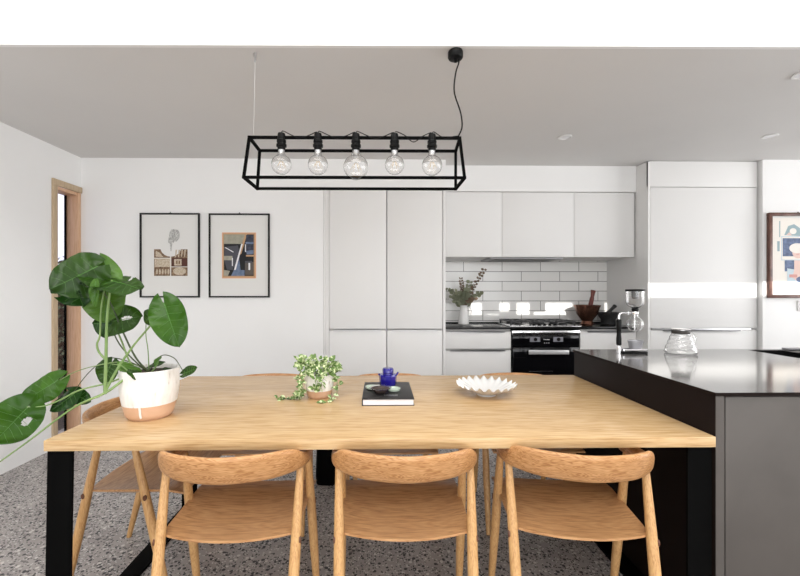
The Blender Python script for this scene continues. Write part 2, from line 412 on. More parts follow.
# base cabinet right of the oven
t = thing('base_cabinet', 'white base cupboard below the two mortars, right of the oven', 'cabinet', (2.08, 3.9, 0))
obj('carcass', bx(1.836, 2.358, 3.674, 4.138, .1, BT - .022), M['carcass'], t)
obj('kickboard', bx(1.836, 2.358, 3.72, 3.74, 0, .1), M['gap'], t)
d = front('door', t, 1.836, 2.356, .102, .878, 3.652); lip(d, 1.90, 2.33, 3.652, .878)
# benchtop
bt = tag(obj('benchtop', bx(.576, 2.361, 3.636, 4.138, BT - .02, BT, bev=.001), M['stone_back'], None, (1.4, 3.9, BT - .02)), 'thin black stone benchtop along the tiled wall', 'benchtop')
tag(obj('upstand', bx(.576, 2.361, 4.126, 4.1385, BT, BT + .008), M['stone_back'], None, (1.4, 4.19, BT)), 'narrow black stone upstand strip at the foot of the tiles', 'upstand')
# oven
t = thing('oven', 'built-in black glass oven below the gas cooktop', 'oven', (1.52, 3.9, .2))
obj('body', bx(1.204, 1.832, 3.66, 4.13, .22, .893), M['black_steel'], t)
obj('top_trim', bx(1.206, 1.830, 3.640, 3.66, .845, .888, bev=.002), M['steel'], t)
cp = obj('control_panel', bx(1.212, 1.822, 3.644, 3.66, .742, .843, bev=.001), M['black_glass'], t)
for x0, x1, z0, z1 in ((1.37, 1.465, .785, .83), (1.585, 1.675, .785, .83)):
    o = B(); box(o, x0, x1, 3.642, 3.6438, z0, z1)
    kd = obj('display', o, mat('oven_display_grey', (.22, .22, .25), .3), cp)
    o = B(); tube(o, [((x0 + x1) / 2 + .003, 3.640, (z0 + z1) / 2), ((x0 + x1) / 2 + .003, 3.6425, (z0 + z1) / 2)], .017, 16); obj('knob', o, M['black_plastic'], cp)
for k in range(4): obj('touch_symbol', bx(1.495 + k * .015, 1.505 + k * .015, 3.6425, 3.6438, .803, .81), M['paper'], cp)
for k in range(3): obj('touch_symbol', bx(1.50 + k * .02, 1.508 + k * .02, 3.6425, 3.6438, .772, .777), M['paper'], cp)
dr = obj('door', bx(1.212, 1.822, 3.640, 3.66, .24, .735, bev=.002), M['black_glass'], t)
o = B(); box(o, 1.345, 1.712, 3.60, 3.616, .676, .715, .004)
box(o, 1.36, 1.38, 3.615, 3.641, .69, .705); box(o, 1.675, 1.695, 3.615, 3.641, .69, .705)
obj('handle', o, mat('satin_aluminium', (.75, .75, .76), .4, .7), dr)
o = B(); box(o, 1.214, 1.33, 3.636, 3.6401, .640, .645); obj('rack_edge', o, M['chrome'], dr)
o = B()
for k in range(18): box(o, 1.36 + k * .0125, 1.366 + k * .0125, 3.6385, 3.6401, .515, .519)
obj('vent_dots', o, M['alu'], dr)
# gas cooktop
t = thing('gas_cooktop', 'steel gas cooktop with black trivets set in the black benchtop', 'cooktop', (1.52, 3.9, BT))
obj('tray', bx(1.19, 1.85, 3.655, 4.06, BT + .0005, BT + .008, bev=.003), M['steel'], t)
for cx_, cy_, r in ((1.30, 3.76, .035), (1.30, 3.96, .045), (1.52, 3.87, .06), (1.72, 3.76, .045), (1.72, 3.96, .035)):
    o = lathe(B(), [(r, .008), (r, .018), (r * .8, .024), (r * .75, .028), (r * .3, .03)], cx_, cy_, 20, z0=BT)
    obj('burner', o, M['cast_iron'], t)
for x0, x1 in ((1.205, 1.405), (1.415, 1.625), (1.635, 1.82)):
    o = B()
    for y in (3.70, 3.87, 4.03): box(o, x0, x1, y - .005, y + .005, BT + .036, BT + .048, .002)
    for x in (x0 + .006, (x0 + x1) / 2, x1 - .006): box(o, x - .005, x + .005, 3.70, 4.03, BT + .036, BT + .048, .002)
    for x in (x0 + .01, x1 - .01):
        for y in (3.705, 4.025): box(o, x - .008, x + .008, y - .006, y + .006, BT + .008, BT + .04, .002)
    for x in (x0 + .05, x1 - .05): box(o, x - .005, x + .005, 3.70, 3.78, BT + .036, BT + .058, .002)
    obj('trivet', o, M['cast_iron'], t)
for k in range(5):
    x = 1.42 + k * .05
    o = lathe(B(), [(.014, .008), (.013, .028), (.004, .03)], x, 3.68, 16, z0=BT); obj('knob', o, M['black_plastic'], t)

# fridge housing
t = thing('fridge_cabinet', 'tall white integrated fridge cabinet crossed by a band of sunlight', 'cabinet', (2.86, 3.8, 0))
obj('top_panel', bx(2.363, 3.340, YB, YB + .02, 2.170, 2.396, bev=.001), M['cabinet'], t)
obj('side_panel', bx(2.363, 2.383, YB, 4.3, 0.0, 2.396), M['cabinet'], t)
obj('side_panel', bx(3.320, 3.340, YB + .022, 4.2, 0.0, 2.396), M['cabinet'], t)
obj('carcass', bx(2.386, 3.318, YB + .03, 4.2, .1, 2.39), M['carcass'], t)
front('door', t, 2.385, 3.338, .922, 2.167, YB)
d = front('drawer', t, 2.385, 3.338, .102, .905, YB)
obj('edge_trim', bx(2.363, 2.3835, YB - .001, YB, .1, 2.39), M['cabinet'], t)
o = B(); box(o, 2.40, 3.28, YB - .008, YB + .004, .907, .919, .001); obj('finger_rail', o, M['alu'], t)
o = B(); box(o, 2.49, 3.17, YB - .026, YB - .006, .898, .906, .001); obj('handle', o, mat('dark_grey_metal', (.16, .16, .165), .35, 1), d)
obj('shadow_channel', bx(3.341, 3.3515, YB + .09, YB + .10, 0, 2.396), M['alu'], t)

# ================================================================ ISLAND
IX0, IX1, IY0, IY1 = 1.154, 4.2, 1.361, 2.385
t = thing('kitchen_island', 'dark kitchen island with black end panel and taupe grey front butting onto the dining table', 'island', (2.6, 1.9, 0))
obj('end_panel', bx(IX0 + .004, IX0 + .034, IY0 + .006, IY1 - .01, 0, .888, bev=.001), M['island_black'], t)
obj('corner_strip', bx(IX0 + .0045, IX0 + .034, IY0 + .004, IY0 + .0058, 0, .888), M['island_grey'], t)
obj('front_panel', bx(IX0 + .040, IX1 - .02, IY0 + .006, IY0 + .03, .0, .884, bev=.001), M['island_grey'], t)
obj('carcass', bx(IX0 + .035, IX1 - .02, IY0 + .031, IY1 - .02, .08, .70), M['gap'], t)
obj('back_panel', bx(IX0 + .035, IX1 - .02, IY1 - .02, IY1 - .01, .0, .888), M['island_black'], t)
SX0, SX1, SY0, SY1 = 2.18, 3.0, 2.06, 2.345
b = B()
box(b, IX0, SX0, IY0, IY1, .888, .90); box(b, SX0, SX1, IY0, SY0, .888, .90); box(b, SX0, SX1, SY1, IY1, .888, .90); box(b, SX1, IX1, IY0, IY1, .888, .90)
bmesh.ops.remove_doubles(b, verts=b.verts, dist=.0001)
itop = obj('island_benchtop', b, [M['stone_island'], M['island_black']], None, (2.6, 1.9, .888))
for p in itop.data.polygons:        # edge faces set dark to keep out the table's brown reflection
    if abs(p.normal.z) < .5: p.material_index = 1
tag(itop, 'thin polished dark stone top of the kitchen island', 'benchtop')
t = thing('sink', 'black undermount sink in the right part of the island top', 'sink', (2.59, 2.2, .72))
b = B()
box(b, SX0, SX1, SY0, SY1, .72, .728); box(b, SX0, SX0 + .006, SY0, SY1, .728, .899); box(b, SX1 - .006, SX1, SY0, SY1, .728, .899)
box(b, SX0, SX1, SY0, SY0 + .006, .728, .899); box(b, SX0, SX1, SY1 - .006, SY1, .728, .899)
obj('basin', b, M['black_plastic'], t)
obj('drainer', bx(SX0 + .16, SX1, SY0 + .01, SY1 - .06, .895, .9045, bev=.001), M['black_plastic'], t)
# slats in the drainer tray
tag(obj('chopping_board', bx(2.43, 2.75, 2.352, 2.39, .9005, .908, bev=.002), M['grey_band'], None, (2.6, 2.37, .9)), 'thin grey tray lying on the island behind the sink', 'tray')

# ================================================================ DINING TABLE
TX0, TX1, TY0, TY1 = -1.124, 1.152, 1.357, 2.372
t = thing('dining_table', 'long pale oak dining table on black steel frames against the island', 'table', (0, 1.86, 0))
obj('tabletop', bx(TX0, TX1, TY0, TY1, .714, .75, bev=.0015), M['oak_top'], t)
for x in (TX0 + .001, 1.066):
    dx = -.012 if x < 0 else 0
    def leg(y0, y1):
        f = B(); rings(f, [[Vector(p) for p in ((x + dx, y0, .0), (x + dx + .084, y0, .0), (x + dx + .084, y1, .0), (x + dx, y1, .0))],
                  [Vector(p) for p in ((x, y0, .7139), (x + .084, y0, .7139), (x + .084, y1, .7139), (x, y1, .7139))]]); obj('leg', f, M['black_steel'], t)
    leg(1.372, 1.380); leg(2.312, 2.32)
    f = B(); box(f, x + dx, x + dx + .084, 1.380, 2.312, 0, .012); obj('floor_bar', f, M['black_steel'], t)
    f = B(); box(f, x, x + .084, 1.380, 2.312, .704, .7139); obj('top_bar', f, M['black_steel'], t)

# ================================================================ CHAIRS (chair faces +y in its own frame)
def lerp(a, b, t): return a + (b - a) * t
def make_chair():
    t = thing('dining_chair', '', 'chair', (0, 0, 0), 'oak dining chairs around the table')
    # seat: saddle-shaped plate
    b = B(); NX, NY = 20, 16
    def sp(u, v, top):
        y = lerp(-.125, .27, v); hw = lerp(.221, .232, v)
        c = 1 - (2 * u - 1) ** 2
        if v < .12: y += .018 * (1 - c) ** 1 * (1 - v / .12) * .9
        y -= .018 * c * (1 - v) ** 2
        x = (2 * u - 1) * hw
        z = .452 - .024 * c ** .8 * math.sin(PI * min(1, v * .85 + .12)) + .004 * v
        z -= .012 * max(0, v - .82) / .18
        e = min(u, 1 - u, v, 1 - v)
        th = .022 if e > .08 else lerp(.008, .022, max(e, 0) / .08)
        return Vector((x, y, z if top else z - th))
    T = [[b.verts.new(sp(i / NX, j / NY, True)) for i in range(NX + 1)] for j in range(NY + 1)]
    U = [[b.verts.new(sp(i / NX, j / NY, False)) for i in range(NX + 1)] for j in range(NY + 1)]
    for j in range(NY):
        for i in range(NX):
            b.faces.new((T[j][i], T[j][i + 1], T[j + 1][i + 1], T[j + 1][i])); b.faces.new((U[j][i], U[j + 1][i], U[j + 1][i + 1], U[j][i + 1]))
    for i in range(NX):
        b.faces.new((T[0][i], U[0][i], U[0][i + 1], T[0][i + 1])); b.faces.new((T[NY][i], T[NY][i + 1], U[NY][i + 1], U[NY][i]))
    for j in range(NY):
        b.faces.new((T[j][0], T[j + 1][0], U[j + 1][0], U[j][0])); b.faces.new((T[j][NX], U[j][NX], U[j + 1][NX], T[j + 1][NX]))
    obj('seat', b, M['oak_seat'], t, ang=50)
    # legs
    for s in (-1, 1):
        b = B(); n = 10; pts = []; rad = []
        for k in range(n + 1):
            q = k / n
            pts.append((s * lerp(.210, .2265, q), lerp(-.222, -.063, q), lerp(0, .675, q)))
            rad.append(.0095 + .0078 * math.sin(PI * min(1, q * .9 + .08)) + .001 * q)
        tube(b, pts, rad, 14); lg = obj('leg', b, M['oak_leg'], t)
        c = Vector(pts[6]) + Vector((0, 0, .028)); b = B()
        tube(b, [c + Vector((s * .0125, 0, 0)), c + Vector((s * .0180, 0, 0))], .0075, 12, flat=1.5); obj('peg', b, M['peg'], lg)
        b = B(); pts = []; rad = []
        for k in range(n + 1):
            q = k / n
            pts.append((s * lerp(.243, .228, q), lerp(.22, .062, q), lerp(0, .672, q)))
            rad.append(.0095 + .0078 * math.sin(PI * min(1, q * .9 + .08)) + .001 * q)
        tube(b, pts, rad, 14); lg = obj('leg', b, M['oak_leg'], t)
        c = Vector(pts[6]) + Vector((0, 0, .028)); b = B()
        tube(b, [c + Vector((s * .0125, 0, 0)), c + Vector((s * .0180, 0, 0))], .0075, 12, flat=1.5); obj('peg', b, M['peg'], lg)
    # curved backrest with arms
    path = spline([(-.226, .098, 0), (-.231, .03, 0), (-.228, -.065, 0), (-.198, -.13, 0), (-.13, -.178, 0), (0, -.205, 0), (.13, -.178, 0), (.198, -.13, 0), (.228, -.065, 0), (.231, .03, 0), (.226, .098, 0)], 8)
    b = B(); rs = []; n = 18; m_ = len(path)
    for i, p in enumerate(path):
        q = i / (m_ - 1); tg = (path[min(i + 1, m_ - 1)] - path[max(i - 1, 0)]).normalized(); nm = Vector((-tg.y, tg.x, 0))
        k = math.exp(-((q - .5) / .27) ** 6)           # 1 at the middle of the back, 0 at the arm ends
        endk = min(1, min(q, 1 - q) / .035); endk = math.sqrt(max(0, 1 - (1 - endk) ** 2)) * .65 + .35
        h = lerp(.022, .0465, k) * endk; w_ = lerp(.024, .0125, k) * endk
        zc = lerp(.670, .6955, k)
        tilt = lerp(0, .25, k)
        ring = []
        for j in range(n):
            a = 2 * PI * j / n; ca, sa = math.cos(a), math.sin(a)
            ex = .75
            oo = math.copysign(abs(ca) ** ex, ca) * w_; zz_ = math.copysign(abs(sa) ** ex, sa) * h
            oo -= zz_ * tilt
            ring.append(p + nm * oo + Vector((0, 0, zc + zz_)))
        rs.append(ring)
    rings(b, rs)
    obj('backrest', b, M['oak_back'], t, ang=60)
    return t
chair = make_chair()
spots = [
    (.085, 1.445, 0, 'oak dining chair in the middle of the near side of the table'),
    (-.50, 1.445, 1.0, 'oak dining chair on the near side, nearest the big potted monstera'),
    (.683, 1.440, -7, 'oak dining chair on the near side, turned slightly, next to the island'),
    (-1.055, 1.85, -90, 'oak dining chair at the window end of the table, facing the island'),
    (-.64, 2.27, 180, 'oak dining chair on the far side, behind the small trailing plant'),
    (.06, 2.27, 180, 'oak dining chair on the far side, behind the blue glass jar and book'),
    (.80, 2.27, 180, 'oak dining chair on the far side, behind the fluted white bowl'),
]
for i, (x, y, a, lab) in enumerate(spots):
    o = chair if i == 0 else copy_tree(chair)
    o.location = (x, y, 0); o.rotation_euler = (0, 0, math.radians(a)); o['label'] = lab

# ================================================================ PENDANT LAMP
t = thing('pendant_lamp', 'black open box frame pendant lamp with five bare globe bulbs over the table', 'lamp', (-.12, 1.96, 1.76))
nt = [(-.616, 1.9, 1.974), (.379, 1.9, 1.976)]; nb = [(-.642, 1.9, 1.786), (.402, 1.9, 1.788)]
ft = [(-.606, 2.03, 1.957), (.384, 2.03, 1.960)]; fb = [(-.618, 2.03, 1.766), (.384, 2.03, 1.768)]
def bar(b, p, q, w=.0062):
    p, q = Vector(p), Vector(q); d = (q - p).normalized(); up = Vector((0, 0, 1)) if abs(d.z) < .8 else Vector((0, 1, 0))
    a = d.cross(up).normalized() * w; c = d.cross(a).normalized() * w; p = p - d * w; q = q + d * w
    rings(b, [[p + a + c, p - a + c, p - a - c, p + a - c], [q + a + c, q - a + c, q - a - c, q + a - c]])
b = B()
for p, q in ((nt[0], nt[1]), (nb[0], nb[1]), (ft[0], ft[1]), (fb[0], fb[1]), (nt[0], nb[0]), (nt[1], nb[1]), (ft[0], fb[0]), (ft[1], fb[1]), (nt[0], ft[0]), (nt[1], ft[1]), (nb[0], fb[0]), (nb[1], fb[1])): bar(b, p, q)
obj('frame', b, M['black_steel'], t)
bulbs = [(-.465, .047), (-.293, .047), (-.114, .059), (.069, .046), (.247, .048)]
for i, (x, r) in enumerate(bulbs):
    Y_ = 1.9; zt = 1.975
    sk = lathe(B(), [(.006, .020), (.016, .019), (.018, .012), (.018, -.012), (.022, -.014), (.022, -.024), (.019, -.026), (.019, -.032), (.024, -.034), (.024, -.044), (.019, -.047), (.018, -.058), (.008, -.06)], x, Y_, 20, z0=zt)
    so = obj('socket', sk, M['black_plastic'], t)
    zc = zt - .063 - .022 - r * .92
    # hollow bulb: outer and inner wall
    prof = []
    for k in range(15):
        a = -PI / 2 + (PI - .42) * k / 14; prof.append((r * math.cos(a), r * math.sin(a)))
    prof += [(r * .36, r * 1.05), (.0145, zt - .062 - zc), (.0133, zt - .062 - zc)]
    inn = [(max(p[0] - .0011, .0003), p[1] * (1 - .0011 / r)) for p in prof[:-2]][::-1]
    obj('bulb', lathe(B(), prof + inn, x, Y_, 28, z0=zc), M['glass'], so)
    b = B(); tube(b, [(x, Y_, zt - .062), (x, Y_, zc + r * .35)], [.0035, .0022], 8)
    obj('glass_stem', b, M['glass'], so)
    b = B()
    for j in range(6):
        a0 = 2 * PI * j / 6
        tube(b, [(x + .006 * math.cos(a0), Y_ + .006 * math.sin(a0), zc + r * .35), (x + r * .45 * math.cos(a0), Y_ + r * .45 * math.sin(a0), zc - r * .25)], .0006, 5)
    obj('filament', b, M['filament'], so)
    obj('bulb_cap', lathe(B(), [(.0135, -.0595), (.0135, -.078), (.011, -.08)], x, Y_, 18, z0=zt), M['alu'], so)
# wiring looping over the bar
b = B(); xs = [q[0] for q in bulbs]
for i, x in enumerate(xs):
    nx = xs[i + 1] if i < 4 else .375
    gapx = nx - x
    sag = -.006 if i != 3 else -.022
    tube(b, spline([(x, 1.9, 1.994), (x + .008, 1.897, 2.004), (x + gapx * .28, 1.893, 1.984), (x + gapx * .5, 1.892, 1.976 + sag), (x + gapx * .75, 1.893, 1.982 + (0 if i < 4 else -.002)), (nx - .008, 1.897, 2.000 if i < 4 else 1.985), (nx, 1.9, 1.994 if i < 4 else 1.984)], 6), .0022, 6)
tube(b, spline([(.372, 1.9, 1.984), (.39, 1.902, 2.03), (.384, 1.905, 2.1), (.355, 1.91, 2.2), (.362, 1.915, 2.29), (.378, 1.92, 2.345), (.378, 1.925, 2.37)], 8), .0036, 8)
obj('power_cable', b, M['black_plastic'], t)
b = B(); tube(b, [(-.597, 1.902, 1.975), (-.601, 1.94, 2.36)], .0009, 6); obj('suspension_wire', b, M['carcass'], t)
b = B(); lathe(b, [(.008, 0), (.008, .012), (.004, .02)], -.602, 1.945, 14, z0=2.38); tube(b, [(-.601, 1.941, 2.352), (-.602, 1.945, 2.382)], .0045, 10)
obj('ceiling_hook', b, M['alu'], t)
b = lathe(B(), [(.034, -.001), (.036, -.006), (.036, -.030), (.032, -.036), (.008, -.038), (.008, -.052), (.004, -.054)], .362, 1.9185, 32, z0=2.4)
obj('ceiling_rose', b, M['black_plastic'], t)
# ceiling downlights
dl = [(1.381, 2.973, 'recessed white downlight in the ceiling near the overhead cupboards'), (2.893, 2.93, 'recessed white downlight in the ceiling above the right wall picture, farther back'), (2.245, 2.09, 'recessed white downlight at the right edge of the view, nearest to the bulkhead')]
for x, y, lab in dl:
    t = thing('downlight', lab, 'downlight', (x, y, 2.393), 'recessed ceiling downlights')
    obj('trim_ring', lathe(B(), [(.048, .0065), (.050, .003), (.046, 0), (.037, .0012), (.037, .0065)], x, y, 32, z0=2.393, cap=False), M['cabinet'], t)
    obj('lens', lathe(B(), [(.0365, .0063), (.036, .003), (.001, .0028)], x, y, 28, z0=2.393), mat('frosted_lens', (.82, .82, .84), .3), t)

# ================================================================ PICTURES
def picture(label, x0, x1, z0, z1, y, fw, fm, fd=.02):
    t = thing('framed_picture', label, 'picture', ((x0 + x1) / 2, y - fd / 2, z0))
    b = B()
    box(b, x0, x1, y - fd, y - .001, z1 - fw, z1, .001); box(b, x0, x1, y - fd, y - .001, z0, z0 + fw, .001)
    box(b, x0, x0 + fw, y - fd, y - .001, z0 + fw, z1 - fw, .001); box(b, x1 - fw, x1, y - fd, y - .001, z0 + fw, z1 - fw, .001)
    obj('frame', b, fm, t)
    obj('mat_board', bx(x0 + fw, x1 - fw, y - .008, y - .003, z0 + fw, z1 - fw), M['mat_board'], t)
    b = B(); tube(b, [((x0 + x1) / 2 - .006, y - .004, z1), ((x0 + x1) / 2, y - .004, z1 + .012), ((x0 + x1) / 2 + .006, y - .004, z1)], .0025, 6); obj('hanging_hook', b, M['black_plastic'], t)
    return t
def art(parent, name, y, shapes, x0, z1, s, ls=.0004):
    """flat printed shapes; (material, [(px, py)...]) with px, py from the picture's top left corner"""
    b = B(); mats = []
    for i, (m_, pts) in enumerate(shapes):
        if m_ not in mats: mats.append(m_)
        poly(b, [Vector((x0 + px * s, y - .0085 - ls * i * .25, z1 - py * s)) for px, py in pts], mats.index(m_))
    o = obj(name, b, mats, parent, recalc=False)
    for p in o.data.polygons: p.use_smooth = False
    return o
def flat(name, c, rough=.7): return mat(name, c, rough)
SE = mottled('sepia_print', (.10, .055, .03), (.30, .20, .12), 60, .7); SL = mottled('pale_sepia_print', (.42, .33, .24), (.62, .54, .42), 90, .7)
SD = flat('dark_red_brown_print', (.09, .03, .02)); PB = flat('paper_white', (.70, .68, .63)); GR = mottled('grey_pencil', (.28, .28, .27), (.62, .62, .60), 110, .8)
def rect(x0, y0, x1, y1): return [(x0, y0), (x1, y0), (x1, y1), (x0, y1)]
def disc(cx, cy, rx, ry, n=20, a0=0, a1=2 * PI): return [(cx + rx * math.cos(a0 + (a1 - a0) * k / n), cy + ry * math.sin(a0 + (a1 - a0) * k / n)) for k in range(n if a1 - a0 > 6.2 else n + 1)]
px = .520 / 60.0
p1 = picture('black framed sepia collage print, nearer to the window', -2.068, -1.557, 1.194, 1.922, YB, .013, M['dark_frame'])
sh = [(SE, rect(13.2, 35.5, 47, 62.5)), (M['mat_board'], disc(30, 33.5, 10.5, 9.5)), (SL, rect(13.8, 45, 29.3, 53.5)), (PB, rect(29.3, 42.5, 30.5, 62.5)), (PB, rect(13.2, 44.2, 30, 45)),
      (SD, rect(31, 44.5, 46.8, 53)), (SL, rect(33.5, 45.5, 41, 52)), (SE, rect(35.5, 47, 37, 50.5)), (SE, rect(38, 47, 39.5, 50.5)), (SL, disc(39, 57.8, 6.5, 4)), (PB, rect(30, 53, 47, 53.7))]
for k in range(5): sh.append((SL, disc(16.2 + k * 2.9, 58.3, 1.0, 2.8, 10)))
for k in range(4): sh.append((SL, [(35 + k * 3, 36), (36.5 + k * 3, 36), (35.5 + k * 3, 43.5 - k * .3), (34.5 + k * 3, 43.5)]))
sh.append((SL, [(15, 37), (19, 39), (23, 43.5), (15, 43)]))
art(p1, 'sepia_collage', YB, sh, -2.062, 1.912, .0085)
hand = [(31, 15.5), (34, 15), (37.5, 16), (39, 19), (39, 23.5), (37.5, 26), (35.8, 28), (34.3, 27), (33, 29), (31.8, 28.5), (31.5, 33), (31, 37.5), (30, 37.5), (29.6, 33), (29.3, 29.5), (28, 29), (27.6, 26.5), (28.6, 23), (29, 19)]
art(p1, 'pencil_drawing', YB - .004, [(GR, hand)], -2.062, 1.912, .0085)
p2 = picture('black framed blue and ochre abstract print, beside the tall cupboards', -1.478, -.956, 1.194, 1.920, YB, .013, M['dark_frame'])
OC = flat('ochre_print', (.50, .30, .16)); OL = flat('orange_print_border', (.72, .40, .24)); NV = mottled('navy_print', (.012, .014, .03), (.04, .045, .08), 40); SB = mottled('steel_blue_print', (.09, .13, .22), (.16, .21, .32), 30)
KB = flat('black_print', (.01, .01, .012)); GG = mottled('grey_green_print', (.28, .27, .21), (.36, .34, .27), 30); SG = flat('slate_print', (.07, .07, .085)); WH = flat('white_print', (.75, .75, .77)); BR = flat('brown_grey_print', (.10, .085, .075))
sh2 = [(OL, rect(13, 18.5, 47, 64.5)), (OC, rect(13.9, 19.4, 46.1, 63.6)), (KB, rect(15, 20.5, 44.7, 62)), (GG, [(15, 20.5), (36, 20.5), (33, 30), (15, 30)]), (OC, [(35.8, 20.5), (38, 20.5), (32, 41), (30, 41)]),
       (NV, rect(37, 21, 44.5, 41)), (SB, rect(36.5, 28, 44.5, 30)), (SG, [(15.5, 33), (29, 31.5), (31, 43), (26, 53), (18, 56), (15.5, 47)]), (SB, [(27, 52), (30, 44), (32.5, 62), (22, 62)]), (GG, rect(15, 42, 23.5, 46.3)),
       (SG, [(16, 47), (24, 47), (24, 56), (18.5, 56)]), (SB, rect(29, 56.2, 35.5, 62)), (BR, rect(36, 48, 44.5, 61)), (OC, rect(37, 41, 44.7, 42.6)), (SG, rect(36, 47, 43, 49)), (SB, [(37, 37), (44.5, 36), (44.5, 40), (38, 40.5)]),
       (WH, [(15.5, 33.5), (17, 33.5), (25, 38), (24, 38.5)]), (WH, [(32.3, 30), (33.8, 30), (26.8, 56), (25, 56)]), (WH, rect(36, 30.5, 37, 38)), (WH, rect(23, 44, 24, 52)), (WH, rect(39.5, 49, 41.2, 56)), (KB, rect(31.5, 40, 34.5, 55)), (GG, [(15, 56), (21, 57), (19, 62), (15, 62)])]
art(p2, 'abstract_print', YB, sh2, -1.480, 1.917, .00865)
p3 = picture('brown timber framed pastel figure print on the right wall', 3.384, 3.94, 1.189, 1.932, 3.46, .028, M['frame_brown'], .03)
PK = flat('pale_pink_print', (.72, .53, .47)); IB = mottled('indigo_print', (.03, .055, .14), (.10, .15, .28), 30); PBlue = flat('pale_blue_print', (.50, .60, .66)); TL = flat('teal_grey_print', (.30, .40, .43)); RS = flat('rose_print', (.6, .3, .27)); CR = flat('cream_print', (.80, .76, .70))
sh3 = [(CR, rect(5, 5, 60, 80)), (PBlue, rect(14, 23, 55, 47)), (CR, rect(14.8, 23.7, 55, 46.3)), (IB, rect(15.5, 25, 52, 43)), (TL, [(17, 22), (21, 13), (27, 11), (33, 15), (34, 23)]), (CR, disc(26, 18, 3.5, 3)), (PK, [(19, 22), (22, 19), (25, 22)]),
       (TL, [(12, 8), (13, 8), (13, 24), (12, 24)]), (TL, rect(10, 28, 12.5, 38)), (IB, rect(17.5, 47, 40, 58)), (PBlue, [(20, 55), (40, 58), (40, 70), (20, 68)]), (PK, [(27, 47), (37, 47), (38, 62), (30, 68), (25, 64), (27, 57)]), (PK, disc(31, 39, 6, 6)), (CR, disc(30, 35, 8, 5)), (RS, rect(22, 61, 30, 64)), (IB, disc(34, 66, 5, 3)), (RS, rect(29, 40.5, 32, 41.3))]
art(p3, 'figure_print', 3.46, sh3, 3.384, 1.932, .0088)
t = thing('power_outlet', 'white power outlet plate on the right wall below the brown framed picture', 'outlet', (3.72, 3.455, 1.08))
obj('plate', bx(3.655, 3.78, 3.452, 3.4595, 1.075, 1.165, bev=.002), M['white_ceramic'], t)
obj('switch', bx(3.68, 3.70, 3.449, 3.452, 1.13, 1.145), M['white_ceramic'], t)
t = thing('power_outlet', 'white power outlet plate on the tiles behind the foliage in the vase', 'outlet', (.71, 4.195, 1.12))
obj('plate', bx(.62, .735, 4.132, 4.1395, 1.13, 1.215, bev=.002), M['white_ceramic'], t)
b = B()
for x in (.65, .695):
    for dx in (-.008, .008): box(b, x + dx - .0015, x + dx + .0015, 4.130, 4.1325, 1.16, 1.172)
obj('socket_slots', b, M['black_plastic'], t)

# ================================================================ LEAVES
def leaf(bm, base, tip, side, width, fold=.15, droop=.12, holes=(), slits=(), lobe=.22, res=(40, 32), mi=0, vmi=None, curl=0.0, wpow=.5):
    """heart-shaped leaf blade from base to tip; side = direction of its half width"""
    base, tip, side = Vector(base), Vector(tip), Vector(side)
    ax = tip - base; ln = ax.length; ax.normalize(); side = (side - ax * side.dot(ax)).normalized(); nm = ax.cross(side)
    NS, NT = res; G = []
    mxw = max((s / 100) ** wpow * (1 - s / 100) ** .7 for s in range(101))
    for i in range(NS + 1):
        s = (i / NS); row = []
        for j in range(NT + 1):
            t = 2 * j / NT - 1
            w = width / 2 * (max(s, .004) ** wpow * (1 - s) ** .7) / mxw
            ss = s - lobe * abs(t) ** 1.3 * (1 - s) ** 2.2
            p = base + ax * (ss * ln) + side * (t * w)
            zoff = fold * abs(t) * w - droop * ln * s * s + curl * w * t * t + .055 * width * math.sin(s * 10 + t * 3) * abs(t) + .02 * width * math.cos(s * 38) * abs(t) * (1 - s)
            row.append(bm.verts.new(p + nm * zoff))
        G.append(row)
    for i in range(NS):
        for j in range(NT):
            s = (i + .5) / NS; t = 2 * (j + .5) / NT - 1; skip = False
            for hs, ht, rs_, rt in holes:
                if ((s - hs) / rs_) ** 2 + ((t - ht) / rt) ** 2 < 1: skip = True
            for hs, ht, wd in slits:
                if (t * ht > 0) and abs(t) > abs(ht) and abs(s - hs - (abs(t) - abs(ht)) * .1) < wd: skip = True
            if skip: continue
            f = bm.faces.new((G[i][j], G[i][j + 1], G[i + 1][j + 1], G[i + 1][j]))
            f.material_index = vmi if (vmi is not None and j in (NT // 2 - 1, NT // 2) and False) else mi
    if vmi is not None:
        pts = [G[i][NT // 2].co + nm * .0006 for i in range(0, NS + 1, 2)]
        tube(bm, pts, [lerp(.0018, .0005, k / (len(pts) - 1)) for k in range(len(pts))], 6, mi=vmi)
        for k in range(4, NS - 6, 6):       # side veins
            for sgn in (-1, 1):
                j2 = NT // 2 + int(sgn * NT * .38); i2 = min(NS, k + 6)
                pts = [G[k][NT // 2].co.lerp(G[i2][j2].co, q / 4) for q in range(5)]
                pts = [G[round(lerp(k, i2, q / 6))][round(lerp(NT // 2, j2, q / 6))].co + nm * .0003 for q in range(7)]
                tube(bm, pts, .0006, 4, mi=vmi)
    bmesh.ops.delete(bm, geom=[v for v in bm.verts if not v.link_faces], context='VERTS')
    return bm

def pt(u, v, y):
    """point of the room at depth y seen at (u, v) of the photograph; used to plot the plant's stems"""
    a = (u - 386.3) / FPX; c = (291 - v) / FPX
    dx = math.sin(YAW) + a * math.cos(YAW); dy = math.cos(YAW) - a * math.sin(YAW); k = y / dy
    return Vector((dx * k, y, CAM_H + c * k))

